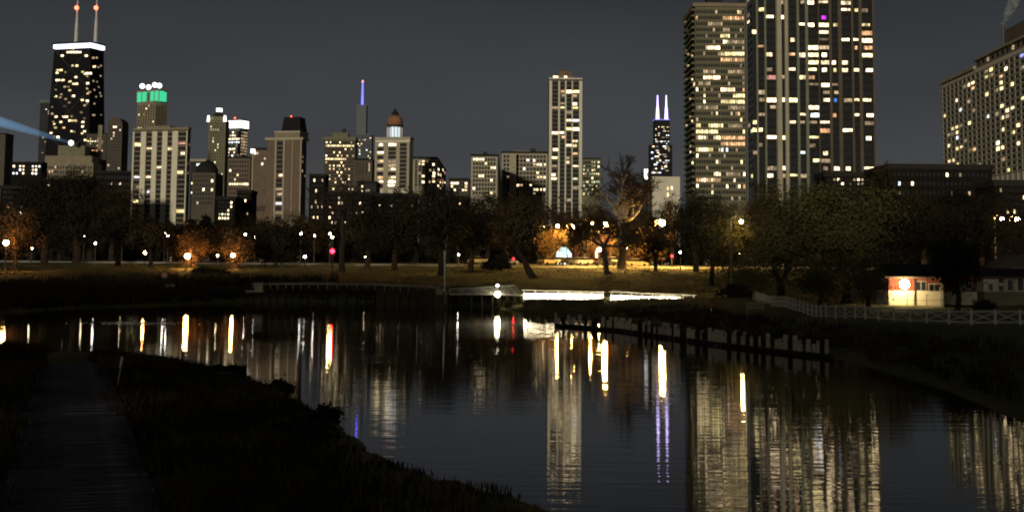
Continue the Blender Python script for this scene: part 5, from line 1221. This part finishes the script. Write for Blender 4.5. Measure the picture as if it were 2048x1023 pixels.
# boats under covers (dark hump) on the left far bank
hb = thing('covered_boat', 'dark upturned hull shape lying on the far bank under the orange lamps', 'boat', tuple(at(428, 577, 168)*np.array([1, 1, 0])+[0, 0, hz(at(428, 577, 168)[0], 168)-.05]))
n_ = 14; mb = MB()
for i in range(n_+1):
    t_ = i/n_; x = -3+6*t_; w_ = 0.9*math.sin(math.pi*min(max(t_, .02), .98))**.45; h_ = 1.05*math.sin(math.pi*min(max(t_, .03), .97))**.3
    for k in range(7):
        an = math.pi*k/6; mb.v.append((x, -w_*math.cos(an), h_*math.sin(an)**.8))
for i in range(n_):
    for k in range(6): b0_ = i*7+k; mb.f.append((b0_, b0_+7, b0_+8, b0_+1))
mb.build('hull', M['black'], hb, smooth=True)
mb = MB(); mb.tube((-2.9, 0, 1.0), (2.9, 0, 1.02), .05, .05, 6); mb.build('keel', M['wood'], hb)
# trunk-like posts right: short dark post on lawn
# driftwood logs near the left foreground shore
for k_, (px_, py_, ln, lab) in enumerate(((450, 738, 1.0, 'dark ragged log lying left at the foreground shore tip'), (480, 740, .55, 'short dark stump beside the ragged log at the shore tip'))):
    p = onz(px_, py_, 0.1); lg = thing('driftwood_log', lab, 'log', tuple(p), 0.15*k_, 'driftwood logs')
    rg = np.random.default_rng(k_); mb = MB(); pr = np.array([-ln/2, 0, 0])
    for i in range(6):
        q_ = np.array([-ln/2+ln*(i+1)/6, rg.normal()*.03, rg.normal()*.03+.03]); r1 = .16+rg.normal()*.025; mb.tube(pr, q_, r1, .16+rg.normal()*.025, 8); pr = q_
    mb.build('log', M['bird'], lg, smooth=True)
    for i in range(3):
        mb = MB(); x0_ = rg.uniform(-ln/2, ln/2); mb.tube((x0_, 0, .1), (x0_+rg.normal()*.1, 0, .30), .03, .015, 5); mb.build('branch_stub', M['bird'], lg)
# pale stones by the logs
for px_, py_, lab in ((452, 750, 'pale flat stone below the ragged log'), (470, 753, 'smaller pale stone right of the flat stone')):
    p = onz(px_, py_, 0.15); sb = MB(); sb.ball((0, 0, 0), .22, 8, 6, (1.3, .8, .5)); tag(sb.build('stone', M['stone'], None, tuple(p), smooth=True), lab, 'stone', 'shore stones')
# small aerator bubbling on the left water
p = onz(275, 646, 0); ae = thing('pond_aerator', 'faint pale bubbling patch of an aerator on the left water', 'aerator', tuple(p))
mb = MB(); mb.lathe([(.28, -.2), (.3, .03), (.12, .08)], 12); mb.build('float', M['metal'], ae)
mb = MB(); rga = np.random.default_rng(5)
for i in range(260):
    rr2 = abs(rga.normal())*1.3; an = rga.uniform(0, 6.28); c = (rr2*1.6*math.cos(an), rr2*math.sin(an), 0.015); mb.ball(c, .035+.03*rga.random(), 5, 4, (1, 1, .6))
mb.build('foam', M['white'], ae)
# slanting marker stake by the path
p = onz(238, 770, .75); mk = thing('marker_stake', 'thin slanting white stake right of the foreground path', 'stake', (p[0], p[1], .5))
mb = MB(); mb.tube((-.08, 0, 0), (.06, 0, 1.0), .02, .025, 6); mb.build('shaft', M['whitepaint'], mk); mb = MB(); mb.tube((.02, 0, .8), (.075, 0, 1.12), .045, .045, 8); mb.build('reflector', M['whitemetal'], mk)
# picnic table and small pale bench on right bank
for px_, py_, D, lab in ((1438, 631, 118, 'faint reddish bench on the right bank above the piles'), (1511, 634, 112, 'small pale bench on the right bank left of the fence')):
    x = at(px_, py_, D)[0]; bn = thing('bench', lab, 'bench', (x, D, hz(x, D)), 0, 'benches on the right bank'); mt = M['redbrick'] if px_ < 1450 else M['whitepaint']
    for yy, zz_, nm in ((-.2, .45, 'seat_slat'), (0, .45, 'seat_slat'), (.2, .62, 'back_slat'), (.25, .8, 'back_slat')):
        mb = MB(); mb.box(-.7, .7, yy-.07, yy+.07, zz_-.03, zz_+.03); mb.build(nm, mt, bn)
    for sx_ in (-.6, .6): mb = MB(); mb.box(sx_-.04, sx_+.04, -.25, .25, -.1, .42); mb.build('leg', M['metal'], bn); 
# shrubs
SHR = [('dark shrub leaning over the water at the bend of the near bank', 650, 41, 838, 872, 32), ('small shrub on the lawn left of the parked cars', 1003, 225, 508, 545, 24),
       ('round shrub behind the low wall at centre', 985, 232, 515, 545, 18), ('shrub mass under the orange lamps at left', 415, 205, 540, 560, 34),
       ('dark shrub by the cottage corner at right', 1968, 118, 605, 625, 24), ('shrub below the white fence start', 1470, 140, 570, 600, 34), ('short shrub on the near bank above the marker stake', 560, 52, 786, 812, 22)]
for lab, px_, D, yt, yb_, rp_ in SHR:
    rg = np.random.default_rng(px_); x = at(px_, yb_, D)[0]; z0 = max(hz(x, D), 0.1); root = thing('shrub', lab, 'shrub', (x, D, z0), 0, 'shrubs')
    tz = at(px_, yt, D)[2]-z0; rx = rp_*D/F; v, cl = leaves(np.array([0, 0, tz*.5]), np.array([rx, rx, max(tz*.5, .2)]), 60, 22, 0.05+0.0006*D, .12+.0008*D, rg)
    link('foliage', npmesh('foliage', v, 4, M['dark']), root); mb = MB()
    for c in cl[:12]: mb.tube((0, 0, -.1), tuple(c), .03, .01, 4, cap=False)
    mb.build('stems', M['bark'], root)

# ---------------------------------------------------------------- ground cover
def blades(name, N, xr, yr, cond, hfun, wfun, mat, label, seed, lean=0.25, tufts=None):
    rg = np.random.default_rng(seed)
    x = rg.uniform(*xr, N*3); y = rg.uniform(*yr, N*3)
    if tufts:
        k = len(x)//tufts; tx = rg.uniform(*xr, k); ty = rg.uniform(*yr, k); j = rg.integers(0, k, len(x)); x = tx[j]+rg.normal(size=len(x))*.22; y = ty[j]+rg.normal(size=len(x))*.22
    s = sdf(x, y); ok = cond(x, y, s); x, y, s = x[ok][:N], y[ok][:N], s[ok][:N]
    z = height(x, y); h = hfun(x, y, s, rg); w = wfun(y); n_ = len(x)
    a = rg.uniform(0, math.pi, n_); dx, dy = np.cos(a)*w, np.sin(a)*w
    lx, ly = rg.normal(size=n_)*lean*h, rg.normal(size=n_)*lean*h
    b = np.stack([x, y, z-.03], -1); d = np.stack([dx, dy, np.zeros(n_)], -1); md = b+np.stack([lx*.35, ly*.35, h*.6], -1); tp_ = b+np.stack([lx, ly, h], -1)
    v = np.stack([b-d, b+d, md+d*.7, md-d*.7, md-d*.7, md+d*.7, tp_+d*.1, tp_-d*.1], 1).reshape(-1, 3)
    o = link(name, npmesh(name, v, 4, M[mat]), kind='stuff'); o['label'] = label; return o
def pathd(x, y): return np.abs(x-pathx(y))
def hn(x, y, s, rg):
    cl = 0.5+0.5*np.sin(x*.9+np.sin(y*.6)*2)*np.cos(y*.55+1.3); k = 0.35+.65*sst(s/3.0)
    return (0.22+0.40*cl*rg.random(len(x))+0.12*rg.random(len(x)))*k*1.1
blades('prairie_grass', 70000, (-32, 4), (15, 80), lambda x, y, s: (s > 0.05) & (x < 8) & (pathd(x, y) > 1.05+.3*np.sin(y*1.7)*np.sin(x*2.3+y)) & (y < 76), hn, lambda y: 0.010+.00022*y, 'grassblade', 'tall dark prairie plants covering the near bank', 1, tufts=28)
blades('path_litter', 1500, (-18, -4), (15, 52), lambda x, y, s: (s > .2) & (pathd(x, y) < 1.0), lambda x, y, s, rg: rg.random(len(x))*.05+.01, lambda y: .02+0*y, 'brownleaf', 'fallen leaves on the foreground path', 3, lean=2.0)
blades('shore_reeds', 26000, (-75, 0), (120, 185), lambda x, y, s: (s > -0.3) & (s < 9+14*(x < -22)), lambda x, y, s, rg: (.35+1.15*rg.random(len(x)))*np.where(x < -22, 1.0, .55), lambda y: .05+0*y, 'reed', 'brown reeds along the far left shore', 4, lean=.15, tufts=14)
blades('shore_reeds', 26000, (-4, 60), (45, 146), lambda x, y, s: (s > 0.0) & (s < 7) & (x > -3) & ~((y > 134) & (x < 22)), lambda x, y, s, rg: (.18+.45*rg.random(len(x))), lambda y: .03+0*y, 'reed', 'low dark growth along the right shore', 5, lean=.25, tufts=14)
blades('shore_reeds', 3400, (0, 9), (141, 143), lambda x, y, s: (s > 0.0), lambda x, y, s, rg: (.92+.32*rg.random(len(x)))-height(x, y)+.1, lambda y: .09+0*y, 'litreed', 'dense reeds directly below the strip lights', 9, lean=.08)
blades('shore_grass', 9000, (0, 23), (126, 149), lambda x, y, s: (s > 0.0), lambda x, y, s, rg: (.12+.25*rg.random(len(x))), lambda y: .05+0*y, 'litreed', 'pale grass lit by the strip lights', 10, lean=.4)
blades('lawn_tufts', 30000, (-80, 75), (146, 255), lambda x, y, s: (s > 3), lambda x, y, s, rg: (.06+.16*rg.random(len(x))), lambda y: .06+0*y, 'oliveleaf', 'rough grass on the sloping park lawn', 6, lean=.5, tufts=10)
